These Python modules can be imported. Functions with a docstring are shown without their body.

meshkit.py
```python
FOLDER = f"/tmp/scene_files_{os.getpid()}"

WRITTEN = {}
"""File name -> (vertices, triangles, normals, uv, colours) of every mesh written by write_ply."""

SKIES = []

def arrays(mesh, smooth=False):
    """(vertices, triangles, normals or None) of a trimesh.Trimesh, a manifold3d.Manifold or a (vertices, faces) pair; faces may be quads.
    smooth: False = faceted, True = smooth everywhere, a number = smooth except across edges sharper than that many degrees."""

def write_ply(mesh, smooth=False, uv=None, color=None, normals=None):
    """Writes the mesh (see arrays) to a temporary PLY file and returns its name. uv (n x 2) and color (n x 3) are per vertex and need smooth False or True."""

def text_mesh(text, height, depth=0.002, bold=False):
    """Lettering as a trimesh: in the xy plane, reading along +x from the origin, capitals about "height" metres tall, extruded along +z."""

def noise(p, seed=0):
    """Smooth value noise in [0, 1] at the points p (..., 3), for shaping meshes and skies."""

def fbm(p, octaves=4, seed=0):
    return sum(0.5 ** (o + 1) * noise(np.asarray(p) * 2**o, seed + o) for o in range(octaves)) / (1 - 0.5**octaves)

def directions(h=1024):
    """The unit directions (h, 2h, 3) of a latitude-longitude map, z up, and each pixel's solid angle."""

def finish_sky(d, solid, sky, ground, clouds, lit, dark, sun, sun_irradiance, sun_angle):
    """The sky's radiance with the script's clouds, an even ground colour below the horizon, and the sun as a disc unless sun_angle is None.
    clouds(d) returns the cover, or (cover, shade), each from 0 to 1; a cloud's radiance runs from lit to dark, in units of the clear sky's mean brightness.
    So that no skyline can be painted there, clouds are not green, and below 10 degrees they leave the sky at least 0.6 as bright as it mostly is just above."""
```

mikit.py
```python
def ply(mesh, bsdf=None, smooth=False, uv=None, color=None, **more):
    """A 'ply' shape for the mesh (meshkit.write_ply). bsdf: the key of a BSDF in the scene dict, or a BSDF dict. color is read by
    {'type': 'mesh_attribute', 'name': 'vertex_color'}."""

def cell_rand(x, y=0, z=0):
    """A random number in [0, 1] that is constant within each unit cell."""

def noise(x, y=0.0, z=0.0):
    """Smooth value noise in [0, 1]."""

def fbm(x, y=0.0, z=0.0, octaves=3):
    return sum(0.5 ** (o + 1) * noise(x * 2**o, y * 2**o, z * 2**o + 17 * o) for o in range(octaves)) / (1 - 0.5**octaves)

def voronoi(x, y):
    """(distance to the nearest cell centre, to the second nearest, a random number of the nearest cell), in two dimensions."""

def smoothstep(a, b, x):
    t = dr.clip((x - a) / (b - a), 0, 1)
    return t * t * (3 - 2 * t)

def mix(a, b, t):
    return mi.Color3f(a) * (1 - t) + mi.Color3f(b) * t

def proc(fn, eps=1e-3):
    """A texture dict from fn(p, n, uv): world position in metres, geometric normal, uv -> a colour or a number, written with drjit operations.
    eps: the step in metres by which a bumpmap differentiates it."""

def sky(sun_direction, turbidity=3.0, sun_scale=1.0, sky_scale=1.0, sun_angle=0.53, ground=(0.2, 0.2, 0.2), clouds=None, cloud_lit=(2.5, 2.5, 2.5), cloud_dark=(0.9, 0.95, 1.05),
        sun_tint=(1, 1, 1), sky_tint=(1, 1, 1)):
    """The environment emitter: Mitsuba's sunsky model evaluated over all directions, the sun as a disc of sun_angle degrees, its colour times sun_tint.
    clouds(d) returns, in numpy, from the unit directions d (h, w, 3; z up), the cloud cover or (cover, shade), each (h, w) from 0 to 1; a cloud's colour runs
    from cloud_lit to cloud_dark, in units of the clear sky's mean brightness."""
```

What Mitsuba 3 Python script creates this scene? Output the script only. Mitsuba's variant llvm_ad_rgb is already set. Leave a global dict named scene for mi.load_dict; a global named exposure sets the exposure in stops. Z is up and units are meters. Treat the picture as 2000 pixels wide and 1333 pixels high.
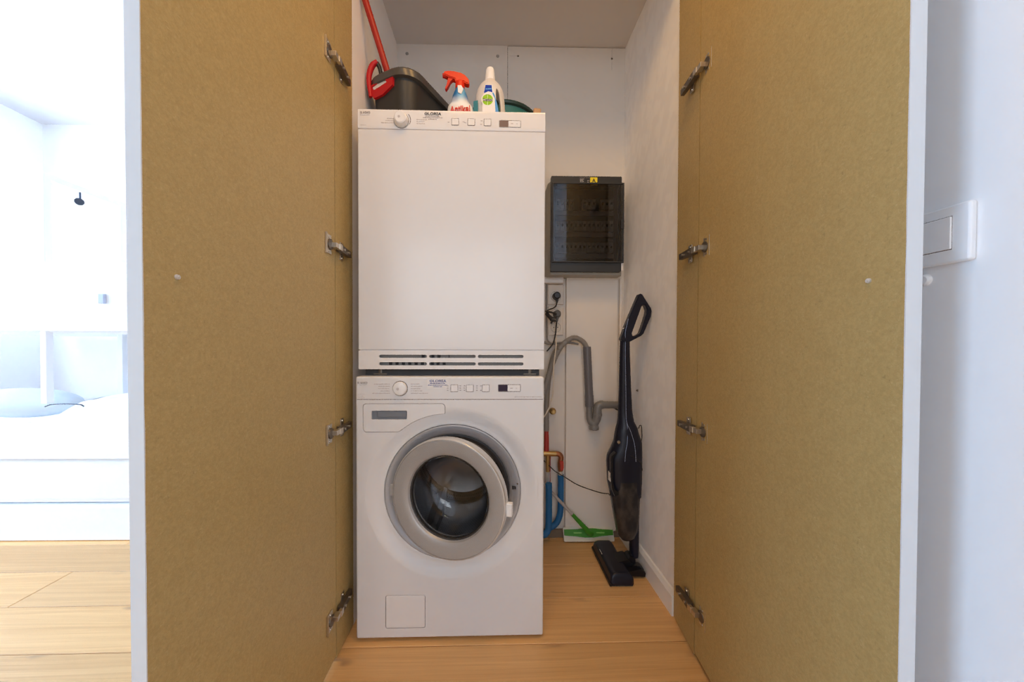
import math, random
import numpy as np
import trimesh
import manifold3d as m3
import drjit as dr
import mitsuba as mi
import mikit
from mikit import noise, fbm, smoothstep, mix, cell_rand
from meshkit import text_mesh, fbm as nfbm
from shapely.geometry import Polygon, LineString, Point, box as sbox

T = mi.ScalarTransform4f
scene, labels = {}, {}
PI = math.pi

# ------------------------------------------------------------------ camera
F_PX, PPX, PPY = 690.0, 974.0, 684.0
YAW, TILT, ROLL, EYE = math.radians(1.0), math.radians(0.8), math.radians(0.17), 0.945
_F = np.array([math.sin(YAW) * math.cos(TILT), math.cos(YAW) * math.cos(TILT), -math.sin(TILT)])
_R = np.cross(_F, [0, 0, 1.0]); _R /= np.linalg.norm(_R)
_U = np.cross(_R, _F)
_UP = -math.sin(ROLL) * _R + math.cos(ROLL) * _U
scene['camera'] = {
    'type': 'perspective', 'fov_axis': 'x', 'fov': math.degrees(2 * math.atan(1000.0 / F_PX)),
    'principal_point_offset_x': (1000.0 - PPX) / 2000.0, 'principal_point_offset_y': (666.5 - PPY) / 1333.0,
    'near_clip': 0.02, 'far_clip': 50.0,
    'to_world': T().look_at(origin=[0, 0, EYE], target=(np.array([0, 0, EYE]) + _F).tolist(), up=_UP.tolist()),
}
# ------------------------------------------------------------------ light levels
exposure = -0.2
DAY_BACK = (2.9, 3.15, 3.35)      # overcast daylight in the window behind the photographer
DAY_SIDE = (3.2, 6.4, 10.4)      # overcast daylight in the side window on the left
DAY_BED = (7.2, 9.2, 13.6)    # bright daylight in the bedroom window on the left
LAMP = (82.0, 45.0, 12.0)       # warm ceiling lamps in front of the cupboard
LAMP_POS = ((-0.15, 0.40), (0.32, 0.60))


def window_light(name, lo, hi, axis, normal, radiance, label):
    """A window: frame, mullions and a bright pane of daylight."""
    lo, hi = np.array(lo, float), np.array(hi, float)
    u = 0 if axis == 1 else 1
    labels[name] = {'label': label, 'kind': 'structure'}
    c = lo[axis]
    def P(a, b, d):
        p = [0, 0, b]; p[u] = a; p[axis] = c + d * normal; return p
    v = np.array([P(lo[u], lo[2], .01), P(hi[u], lo[2], .01), P(hi[u], hi[2], .01), P(lo[u], hi[2], .01)])
    f = np.array([[0, 1, 2], [0, 2, 3]])
    n = np.cross(v[1] - v[0], v[2] - v[0])
    if n[axis] * normal < 0:
        f = f[:, ::-1]
    scene[name + '__pane'] = mikit.ply((v, f), 'white_paint', emitter={'type': 'area', 'radiance': {'type': 'rgb', 'value': list(radiance)}})
    bars = []
    w = .06
    for a0, a1, b0, b1 in ((lo[u] - w, lo[u], lo[2] - w, hi[2] + w), (hi[u], hi[u] + w, lo[2] - w, hi[2] + w), (lo[u] - w, hi[u] + w, hi[2], hi[2] + w),
                           (lo[u] - w, hi[u] + w, lo[2] - w, lo[2]), ((lo[u] + hi[u]) / 2 - .035, (lo[u] + hi[u]) / 2 + .035, lo[2], hi[2])):
        p, q = np.array(P(a0, b0, 0.)), np.array(P(a1, b1, .05))
        bars.append(trimesh.creation.box(bounds=[np.minimum(p, q), np.maximum(p, q)]))
    scene[name + '__frame'] = mikit.ply(trimesh.util.concatenate(bars), 'white_paint')


window_light('window_1', (-1.15, -2.395, 1.0), (0.55, -2.395, 2.3), 1, 1, DAY_BACK, 'large daylight window behind the photographer')
window_light('window_3', (-3.395, -.70, .2), (-3.395, .55, 2.25), 0, 1, DAY_SIDE, 'side window left of the photographer')
window_light('window_2', (-3.395, 0.75, .85), (-3.395, 2.25, 2.3), 0, 1, DAY_BED, 'bright bedroom window left of the bed')

# ------------------------------------------------------------------ materials
def mat(key, color, rough=.5, metal=0.0, spec=.5, coat=0.0, coat_gloss=.9, bump=None, bump_scale=1.0, sheen=0.0):
    c = color if isinstance(color, dict) else {'type': 'rgb', 'value': list(color)}
    d = {'type': 'principled', 'base_color': c, 'roughness': rough, 'metallic': metal, 'specular': spec}
    if coat:
        d['clearcoat'] = coat; d['clearcoat_gloss'] = coat_gloss
    if sheen:
        d['sheen'] = sheen
    if bump is not None:
        d = {'type': 'bumpmap', 'scale': bump_scale, 'tex': bump, 'bsdf': d}
    scene[key] = {'type': 'twosided', 'bsdf': d}


def mdf_color(p, n, uv):
    # brown green moisture-resistant fibreboard: felted mottling, pale fibres, dark specks
    a = fbm(p.x * 210 + p.y * 210, p.z * 210, 3.0, 2)
    a2 = fbm(p.x * 620 + p.y * 620, p.z * 620, 7.0, 2)
    b = fbm(p.x * 40 + 3, p.y * 40, p.z * 40, 3)
    w = noise(p.y * 12, p.z * 12, p.x * 12 + 5.0)
    h1 = noise(p.y * 260 + w * 5, p.z * 520, p.x * 260)
    h2 = noise(p.y * 480 + 50, p.z * 260 + w * 6, p.x * 260 + 9)
    fib = smoothstep(.78, .96, h1) * .5 + smoothstep(.80, .97, h2) * .5
    dark = smoothstep(.82, .97, noise(p.y * 300 + 7, p.z * 300 + 3, p.x * 300))
    t = smoothstep(.15, .85, a * .45 + a2 * .35 + b * .20)
    c = mix((.375, .262, .100), (.448, .324, .132), t)
    c = mix(c, (.62, .50, .29), fib * .38)
    return mix(c, (.22, .155, .06), dark * .32)


def oak_variant(shift, lo, hi):
    def oak_color(p, n, uv):
        # engineered oak: long fine grain, broad soft figure, a few knots
        q = p.y * 5.0 - p.x * 0.052
        row = dr.floor(q - 0.5)
        r1 = cell_rand(row, 3.0 + shift)
        along = p.x + r1 * 7.0 + shift
        wav = fbm(along * 1.1, q * 2.5, row * 3.1, 3)
        g = fbm(along * 1.9 + wav, q * 30 + wav * 9, row, 4)
        fine = noise(along * 14, q * 300, row)
        fine2 = noise(along * 5, q * 120, row + 7)
        t = g * .62 + fine * .20 + fine2 * .18
        c = mix(lo, hi, smoothstep(.0, 1.0, t))
        c = c * (.88 + .22 * r1)
        kn = smoothstep(.80, .92, noise(along * 4.4, q * 4.2, row + 40)) * smoothstep(.35, .7, noise(along * 16, q * 20, 2.0))
        return mix(c, (.22, .12, .07), kn * .55)
    return oak_color


def plaster_color(p, n, uv):
    # white wall with small even trowel mottling, the same all over
    t = fbm(p.y * 38 + p.z * 9, p.z * 22 - p.y * 6, 9.0, 3)
    return mix((.85, .835, .82), (.81, .795, .785), smoothstep(.35, .65, t))


def board_color(p, n, uv):
    s = fbm(p.x * 6 + 2, p.z * 6, p.y * 6, 4)
    k = smoothstep(.62, .8, fbm(p.x * 14, p.z * 30 + p.x * 20, 5.0, 3))
    return mix(mix((.735, .69, .635), (.70, .655, .60), s), (.61, .575, .53), k * .12)


def dust_color(p, n, uv):
    s = fbm(p.x * 40, p.y * 40, p.z * 22, 4)
    f = noise(p.x * 420, p.y * 420, p.z * 300)
    return mix((.017, .016, .018), (.062, .052, .044), smoothstep(.30, .85, s) * (.7 + .3 * f))


def drum_color(p, n, uv):
    # stainless drum with rows of small holes
    ang = dr.atan2(p.z - .4715, p.x + .1255)
    a, b = ang * (72 / PI), (p.y - 1.2) * 105
    r = dr.floor(b)
    fx = a + .5 * (r - 2 * dr.floor(r * .5))
    u, v = fx - dr.floor(fx) - .5, b - r - .5
    hole = 1 - smoothstep(.15, .24, dr.sqrt(u * u + v * v))
    return mix((.235, .23, .23), (.05, .048, .048), hole)


def brushed(p, n, uv):
    return mix((.365, .355, .35), (.41, .40, .395), noise(p.x * 900, p.y * 900, p.z * 900))


def mdf_bump(p, n, uv):
    return fbm(p.x * 300 + p.y * 260, p.y * 160, p.z * 260, 2)


def fabric_bump(p, n, uv):
    return fbm(p.x * 14, p.y * 14, p.z * 14, 3)


def spray_color(p, n, uv):
    # printed sleeve: deep blue shoulders fading in the print to pale blue, white body
    t = smoothstep(1.825, 1.872, p.z + .012 * noise(p.x * 60, p.z * 60))
    side = smoothstep(.0, .022, dr.abs(p.x + .117))
    c = mix((.85, .86, .86), mix((.22, .55, .80), (.02, .16, .42), side), t)
    return c


mat('white_paint', (.80, .80, .79), .5)
mat('door_paint', (.61, .63, .65), .5)
mat('wall_bright', (.88, .88, .87), .7)
mat('wall_far', (.58, .56, .54), .8)
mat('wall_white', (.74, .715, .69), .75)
mat('wall_cool', (.80, .80, .81), .7)
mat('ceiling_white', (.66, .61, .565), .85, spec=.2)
mat('plaster', mikit.proc(plaster_color), .8, spec=.3)
mat('back_board', mikit.proc(board_color), .6, spec=.4)
mat('mdf', mikit.proc(mdf_color), .48, spec=.38, bump=mikit.proc(mdf_bump, eps=6e-4), bump_scale=.00022)
mat('mdf_plain', (.36, .27, .12), .6, spec=.3)
for _i, (_lo, _hi) in enumerate((((.60, .325, .118), (.76, .455, .190)), ((.555, .305, .115), (.70, .42, .180)), ((.635, .355, .132), (.78, .475, .205)))):
    mat(f'oak_{_i + 1}', mikit.proc(oak_variant(_i * 1.7, _lo, _hi)), .42, spec=.42)
mat('joint_dark', (.10, .06, .03), .9)
mat('enamel', (.68, .67, .665), .22, spec=.5, coat=.2)
mat('panel_plastic', (.72, .70, .685), .28, spec=.5)
mat('button_white', (.75, .735, .72), .3)
mat('groove', (.23, .19, .17), .7)
mat('outline', (.15, .125, .12), .6)
mat('print_grey', (.27, .24, .235), .6)
mat('print_pale', (.48, .44, .425), .6)
mat('print_navy', (.035, .055, .20), .6)
mat('print_black', (.02, .02, .022), .6)
mat('display', (.028, .014, .030), .25, spec=.3)
mat('display_brown', (.20, .135, .105), .3, spec=.3)
mat('bezel_grey', (.375, .38, .40), .36, metal=.25)
mat('door_silver', mikit.proc(brushed), .38, metal=.30)
mat('chrome', (.62, .61, .60), .22, metal=.5)
mat('steel', (.58, .55, .50), .25, metal=1.0)
mat('hinge_nickel', (.62, .56, .47), .30, metal=.95)
mat('hinge_dark', (.16, .13, .10), .4, metal=.8)
mat('drum_steel', mikit.proc(drum_color), .22, metal=.9)
mat('paddle', (.15, .15, .152), .28, metal=.6)
mat('rubber', (.035, .034, .035), .6)
mat('cavity', (.05, .048, .045), .9)
mat('slot_grey', (.30, .29, .275), .7)
mat('recess_grey', (.15, .165, .19), .4)
mat('bucket_grey', (.030, .029, .027), .36, spec=.4)
mat('bucket_rim', (.060, .057, .054), .3, spec=.5)
mat('red_plastic', (.46, .010, .014), .4, spec=.3)
mat('red_pole', (.36, .020, .012), .35, spec=.35)
mat('orange_red', (.72, .035, .012), .35, spec=.25)
mat('orange_dark', (.60, .022, .012), .35, spec=.25)
mat('spray_print', mikit.proc(spray_color), .4, spec=.25)
mat('print_red', (.55, .02, .02), .4)
mat('milk_plastic', (.68, .65, .62), .4, spec=.3)
mat('milk_dull', (.68, .64, .59), .4)
mat('teal_liquid', (.035, .21, .26), .3)
mat('label_white', (.86, .85, .84), .6, spec=.15)
mat('label_blue', (.015, .055, .40), .6, spec=.15)
mat('label_sky', (.12, .35, .72), .6, spec=.15)
mat('label_green', (.30, .58, .035), .6, spec=.15)
mat('teal_basin', (.028, .165, .145), .35)
mat('teal_dark', (.012, .040, .036), .4)
mat('tan_wood', (.55, .33, .17), .6)
mat('case_grey', (.33, .305, .255), .45)
mat('case_dark', (.036, .037, .038), .4, spec=.35)
mat('breaker', (.50, .48, .46), .5)
mat('rail_dark', (.06, .058, .056), .6)
mat('sticker_yellow', (.86, .68, .02), .5)
mat('socket_cream', (.69, .61, .52), .4)
mat('black_plastic', (.017, .017, .019), .35)
mat('grey_plug', (.10, .098, .094), .5)
mat('pvc_dark', (.125, .118, .125), .38)
mat('pvc_grey', (.185, .175, .165), .35)
mat('hose_grey', (.235, .215, .195), .5)
mat('cable_white', (.66, .59, .49), .5)
mat('cable_black', (.018, .016, .015), .5)
mat('brass', (.50, .33, .13), .35, metal=.85)
mat('copper', (.42, .17, .08), .4, metal=.8)
mat('hose_red', (.36, .03, .022), .5)
mat('valve_red', (.42, .035, .02), .45)
mat('hose_blue', (.012, .12, .30), .5)
mat('casing_cream', (.74, .685, .625), .55)
mat('mop_green', (.048, .235, .018), .35, spec=.35)
mat('mop_light', (.20, .45, .10), .35)
mat('mop_pad', (.66, .64, .56), .9, spec=.1)
mat('mop_pole', (.40, .37, .35), .4)
mat('vac_navy', (.011, .012, .022), .30, spec=.30)
mat('vac_black', (.008, .008, .010), .35, spec=.3)
mat('vac_trim', (.30, .36, .50), .25, metal=.6)
mat('vac_cup', mikit.proc(dust_color), .25, spec=.35)
mat('switch_white', (.79, .79, .80), .4)
mat('bed_white', (.84, .84, .84), .6)
mat('duvet_cloth', (.86, .86, .86), .9, spec=.1, bump=mikit.proc(fabric_bump), bump_scale=.01)
mat('pillow_blue', (.60, .66, .70), .9, spec=.1)
mat('dark_metal', (.06, .075, .10), .4, metal=.5)
mat('box_grey', (.42, .45, .55), .5)
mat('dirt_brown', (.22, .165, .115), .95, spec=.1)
scene['glass'] = {'type': 'dielectric', 'int_ior': 1.5, 'ext_ior': 1.0}
scene['smoked'] = {'type': 'thindielectric', 'int_ior': 1.4, 'specular_transmittance': {'type': 'rgb', 'value': [.38, .38, .38]}}

# ------------------------------------------------------------------ mesh helpers
def tm(man):
    m = man.to_mesh()
    return trimesh.Trimesh(np.array(m.vert_properties[:, :3]), np.array(m.tri_verts), process=False)


def mf(t):
    t = trimesh.Trimesh(t.vertices, t.faces, process=True)
    return m3.Manifold(m3.Mesh(np.asarray(t.vertices, np.float32), np.asarray(t.faces, np.uint32)))


def box(lo, hi):
    return trimesh.creation.box(bounds=[np.minimum(lo, hi), np.maximum(lo, hi)])


_oct = [(math.sin(a) * math.cos(b), math.sin(a) * math.sin(b), math.cos(a)) for a in np.linspace(0, PI, 9) for b in np.linspace(0, 2 * PI, 16, endpoint=False)]


def rbox(lo, hi, r):
    """box with rounded edges"""
    lo, hi = np.minimum(lo, hi) + r, np.maximum(lo, hi) - r
    s = np.array(_oct) * r
    pts = np.vstack([s + [x, y, z] for x in (lo[0], hi[0]) for y in (lo[1], hi[1]) for z in (lo[2], hi[2])])
    return tm(m3.Manifold.hull_points(pts))


def hull(pts):
    return tm(m3.Manifold.hull_points(np.asarray(pts, float)))


def cyl(p0, p1, r0, r1=None, n=24):
    return tube([p0, p1], [r0, r0 if r1 is None else r1], n, False)


def spline(pts, per=8):
    P = np.asarray(pts, float)
    P = np.vstack([2 * P[0] - P[1], P, 2 * P[-1] - P[-2]])
    out = []
    for i in range(1, len(P) - 2):
        for t in np.linspace(0, 1, per, endpoint=False):
            a, b, c, d = P[i - 1:i + 3]
            out.append(.5 * (2 * b + (c - a) * t + (2 * a - 5 * b + 4 * c - d) * t ** 2 + (3 * b - a - 3 * c + d) * t ** 3))
    return np.array(out + [P[-2]])


def tube(pts, r, n=12, smooth=True, per=8):
    pts = np.asarray(pts, float)
    r = np.broadcast_to(np.asarray(r, float), (len(pts),))
    if smooth:
        k = len(pts)
        q = spline(pts, per)
        r = np.interp(np.linspace(0, k - 1, len(q)), np.arange(k), r)
        pts = q
    t = np.gradient(pts, axis=0); t /= np.linalg.norm(t, axis=1, keepdims=True)
    u = np.cross(t[0], [0, 0, 1] if abs(t[0][2]) < .9 else [1, 0, 0]); u /= np.linalg.norm(u)
    rings = []
    for p, d, rad in zip(pts, t, r):
        u = u - d * (u @ d); u /= np.linalg.norm(u)
        v = np.cross(d, u)
        a = np.linspace(0, 2 * PI, n, endpoint=False)[:, None]
        rings.append(p + rad * (np.cos(a) * u + np.sin(a) * v))
    return loft(rings)


def loft(rings, caps=True):
    n, k = len(rings[0]), len(rings)
    v = np.vstack(rings)
    f = []
    for i in range(k - 1):
        for j in range(n):
            a, b = i * n + j, i * n + (j + 1) % n
            f += [[a, b, b + n], [a, b + n, a + n]]
    if caps:
        v = np.vstack([v, rings[0].mean(0), rings[-1].mean(0)])
        for j in range(n):
            f += [[k * n, (j + 1) % n, j], [k * n + 1, (k - 1) * n + j, (k - 1) * n + (j + 1) % n]]
    m = trimesh.Trimesh(v, np.array(f), process=False)
    if caps and m.volume < 0:
        m.invert()
    return m


def lathe(profile, n=64, axis='z', c=(0, 0, 0)):
    """profile of (radius, height); axis 'y' makes height run along +y"""
    a = np.linspace(0, 2 * PI, n, endpoint=False)
    rings = [np.stack([max(r, 1e-5) * np.cos(a), max(r, 1e-5) * np.sin(a), np.full(n, h)], 1) for r, h in profile]
    m = loft(rings)
    if axis == 'y':
        m.vertices = m.vertices[:, [0, 2, 1]] * [1, 1, 1]
        m.invert()
        if m.volume < 0:
            m.invert()
    m.apply_translation(c)
    return m


def ring_lathe(profile, n=64, axis='z', c=(0, 0, 0)):
    """closed profile, makes a ring"""
    a = np.linspace(0, 2 * PI, n, endpoint=False)
    k = len(profile)
    v = np.vstack([np.stack([r * np.cos(a), r * np.sin(a), np.full(n, h)], 1) for r, h in profile])
    f = []
    for i in range(k):
        for j in range(n):
            p, q = i * n + j, i * n + (j + 1) % n
            p2, q2 = ((i + 1) % k) * n + j, ((i + 1) % k) * n + (j + 1) % n
            f += [[p, q, q2], [p, q2, p2]]
    if axis == 'y':
        v = v[:, [0, 2, 1]]
    m = trimesh.Trimesh(v, np.array(f), process=False)
    if m.volume < 0:
        m.invert()
    m.apply_translation(c)
    return m


def rrect(x0, x1, z0, z1, r):
    return sbox(x0 + r, z0 + r, x1 - r, z1 - r).buffer(r, quad_segs=6)


def ext_xz(poly, y0, y1):
    """polygon in x,z extruded from y0 to y1 (y0 = the side towards the viewer)"""
    m = trimesh.creation.extrude_polygon(poly, y1 - y0, engine='earcut')
    v = m.vertices
    m.vertices = np.stack([v[:, 0], v[:, 2] + y0, v[:, 1]], 1)
    m.invert()
    if m.volume < 0:
        m.invert()
    return m


def bevel_xz(poly, y0, y1, b):
    """convex polygon plate with a bevelled front edge"""
    a, c = np.array(poly.buffer(-b).exterior.coords), np.array(poly.exterior.coords)
    return hull(np.vstack([np.stack([q[:, 0], np.full(len(q), y), q[:, 1]], 1) for q, y in ((a, y0), (c, y0 + b), (c, y1))]))


def frame_xz(poly, w, y0, y1):
    return ext_xz(poly.difference(poly.buffer(-w)), y0, y1)


def text_xz(s, h, x, z, y, depth=.0004, bold=False, width=None, slant=0.0):
    m = text_mesh(s, h, depth, bold)
    v = m.vertices.copy()
    if width:
        v[:, 0] *= width / (v[:, 0].max() - v[:, 0].min())
    v[:, 1] += slant * v[:, 0]
    m.vertices = np.stack([x + v[:, 0], y - v[:, 2], z + v[:, 1]], 1)
    return m


def cat(*ms):
    return trimesh.util.concatenate(list(ms))


def smoothed(man, edge=.006, it=10):
    t = tm(man.refine_to_length(edge))
    t = trimesh.Trimesh(t.vertices, t.faces, process=True)
    trimesh.smoothing.filter_taubin(t, iterations=it)
    return t


def numbered(name):
    if not any(k == name or k.startswith(name + '__') for k in scene) and name not in labels:
        return name
    i = 1
    while any(k == f'{name}_{i:03d}' or k.startswith(f'{name}_{i:03d}__') for k in scene) or f'{name}_{i:03d}' in labels:
        i += 1
    return f'{name}_{i:03d}'


MOVE = {}


def thing(name, label, category, group=None, move=None):
    key = numbered(name)
    labels[key] = {'label': label, 'category': category}
    if group:
        labels[key]['group'] = group
    MOVE[key] = move
    return key


def part(parent, name, mesh, m, smooth=30, label=None, kind=None):
    key = numbered(parent + '__' + name)
    root = key.split('__')[0]
    if MOVE.get(root) is not None:
        mesh = mesh.copy(); mesh.apply_transform(MOVE[root])
    scene[key] = mikit.ply(mesh, m, smooth=smooth)
    if label or kind:
        labels[key] = {}
        if label: labels[key]['label'] = label
        if kind: labels[key]['kind'] = kind
    return key


def solo(name, mesh, m, label, category, smooth=30, group=None):
    key = thing(name, label, category, group)
    scene[key] = mikit.ply(mesh, m, smooth=smooth)
    return key


def struct(name, mesh, m, label=None, smooth=False):
    scene[name] = mikit.ply(mesh, m, smooth=smooth)
    labels[name] = {'kind': 'structure'}
    if label:
        labels[name]['label'] = label
    return name


# ================================================================== SETTING
HC, CEIL = 2.395, 2.60
struct('floor', box((-3.5, -2.5, -.06), (.75, 2.85, -.014)), 'joint_dark', 'wooden floor of wide oak boards')
rng = random.Random(4)
rot = np.array(trimesh.transformations.rotation_matrix(math.radians(.6), [0, 0, 1]))
for row in range(-13, 14):
    y0 = .100 + .2 * row
    starts = {4: [-3.6, -2.3, .9], 5: [-3.6, -2.6, .9], 6: [-3.6, -1.72, .9], 7: [-3.6, -2.5, .9]}.get(row)
    if starts is None:
        s = -3.6 + rng.uniform(-1.2, 0.0)
        starts = [s, s + 2.0, s + 4.0, s + 6.0]
    for a, b in zip(starts[:-1], starts[1:]):
        a, b = max(a, -3.6), min(b, .9)
        if b - a < .05:
            continue
        e, g = .0016, .0009
        lo, hi = (a + g, y0 + g), (b - g, y0 + .2 - g)
        v = [(lo[0], lo[1], -.014), (hi[0], lo[1], -.014), (hi[0], hi[1], -.014), (lo[0], hi[1], -.014),
             (lo[0], lo[1], -e), (hi[0], lo[1], -e), (hi[0], hi[1], -e), (lo[0], hi[1], -e),
             (lo[0] + e, lo[1] + e, 0), (hi[0] - e, lo[1] + e, 0), (hi[0] - e, hi[1] - e, 0), (lo[0] + e, hi[1] - e, 0)]
        m = hull(v); m.apply_transform(rot)
        key = numbered('floor__plank')
        scene[key] = mikit.ply(m, 'oak_1' if row == 6 and a < -1.8 else 'oak_2' if row == 6 else f'oak_{rng.randint(1, 3)}')

# cupboard shell
struct('wall_left', box((-.56, 1.186, 0), (-.466, 1.79, CEIL)), 'wall_white', 'white left wall inside the cupboard')
struct('wall_right', box((.643, 1.10, 0), (.75, 1.79, CEIL)), 'plaster', 'white plastered right wall of the cupboard')
scene['wall_back__core'] = mikit.ply(box((-.56, 1.742, 0), (.75, 1.80, CEIL)), 'cavity')
labels['wall_back'] = {'kind': 'structure', 'label': 'white panelled back wall of the cupboard'}
for x0, x1, z1 in ((-.466, .0685, 2.395), (.0700, .643, 2.392)):
    part('wall_back', 'panel', box((x0, 1.73, .0), (x1, 1.742, z1)), 'back_board')
for x, z, r in ((-.416, 2.349, .0075), (.021, 2.344, .0075), (.12, 2.346, .0042), (.577, 2.341, .0045)):
    part('wall_back', 'screw', lathe([(0, -.004), (r * .6, -.0036), (r, -.001), (r, .001)], 16, 'y', (x, 1.73, z)), 'hinge_dark' if r < .006 else 'slot_grey')
part('wall_back', 'pencil_mark', cat(box((.5762, 1.7296, 2.285), (.5778, 1.7299, 2.39)), box((.08, 1.7296, 2.3455), (.115, 1.7299, 2.3465))), 'print_pale')
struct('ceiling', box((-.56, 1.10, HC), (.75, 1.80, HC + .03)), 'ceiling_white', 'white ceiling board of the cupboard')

# room outside the cupboard
struct('wall_right_room', box((.655, -2.5, 0), (.75, 1.10, CEIL)), 'wall_cool', 'white room wall with the light switch')
struct('wall_front', box((-3.5, -2.5, 0), (.75, -2.4, CEIL)), 'wall_far')
struct('wall_left_room', box((-3.5, -2.5, 0), (-3.4, 2.85, CEIL)), 'wall_bright')
struct('wall_back_room', box((-3.5, 2.75, 0), (-.5, 2.85, CEIL)), 'wall_bright', 'white bedroom wall behind the bed')
struct('wall_partition', box((-.62, 1.08, 0), (-.56, 2.85, CEIL)), 'wall_cool')
struct('ceiling_room', box((-3.5, -2.5, CEIL), (.75, 2.85, CEIL + .06)), 'wall_far')
# fibreboard lining of the opening
struct('trim_1', box((-.486, 1.058, 0.003), (-.466, 1.186, 2.32)), 'mdf', 'left fibreboard jamb of the cupboard opening')
struct('trim_2', hull([(x + d, y, z) for x, y in ((.616, 1.054), (.6325, 1.205)) for d in (0, .018) for z in (0.003, 2.32)]), 'mdf', 'right fibreboard jamb of the cupboard opening')
struct('trim_3', box((-.62, 1.058, 2.30), (.655, 1.186, CEIL)), 'mdf_plain', 'header above the cupboard opening')
struct('baseboard_right', hull([(x, y, z) for y in (1.208, 1.73) for x, z in ((.643, 0), (.627, 0), (.627, .068), (.631, .074), (.636, .081), (.643, .083))]), 'white_paint', 'white skirting board along the right cupboard wall')
struct('trim_4', box((.358, 1.70, .040), (.603, 1.7299, 1.292)), 'casing_cream', 'cream pipe casing under the fuse box')
part('trim_4', 'side_face', box((.3565, 1.7005, .040), (.358, 1.7295, 1.292)), 'casing_cream')
struct('trim_5', box((-.466, 1.716, 0), (.643, 1.73, .038)), 'dirt_brown', 'dirty brown strip along the foot of the back wall')

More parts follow.
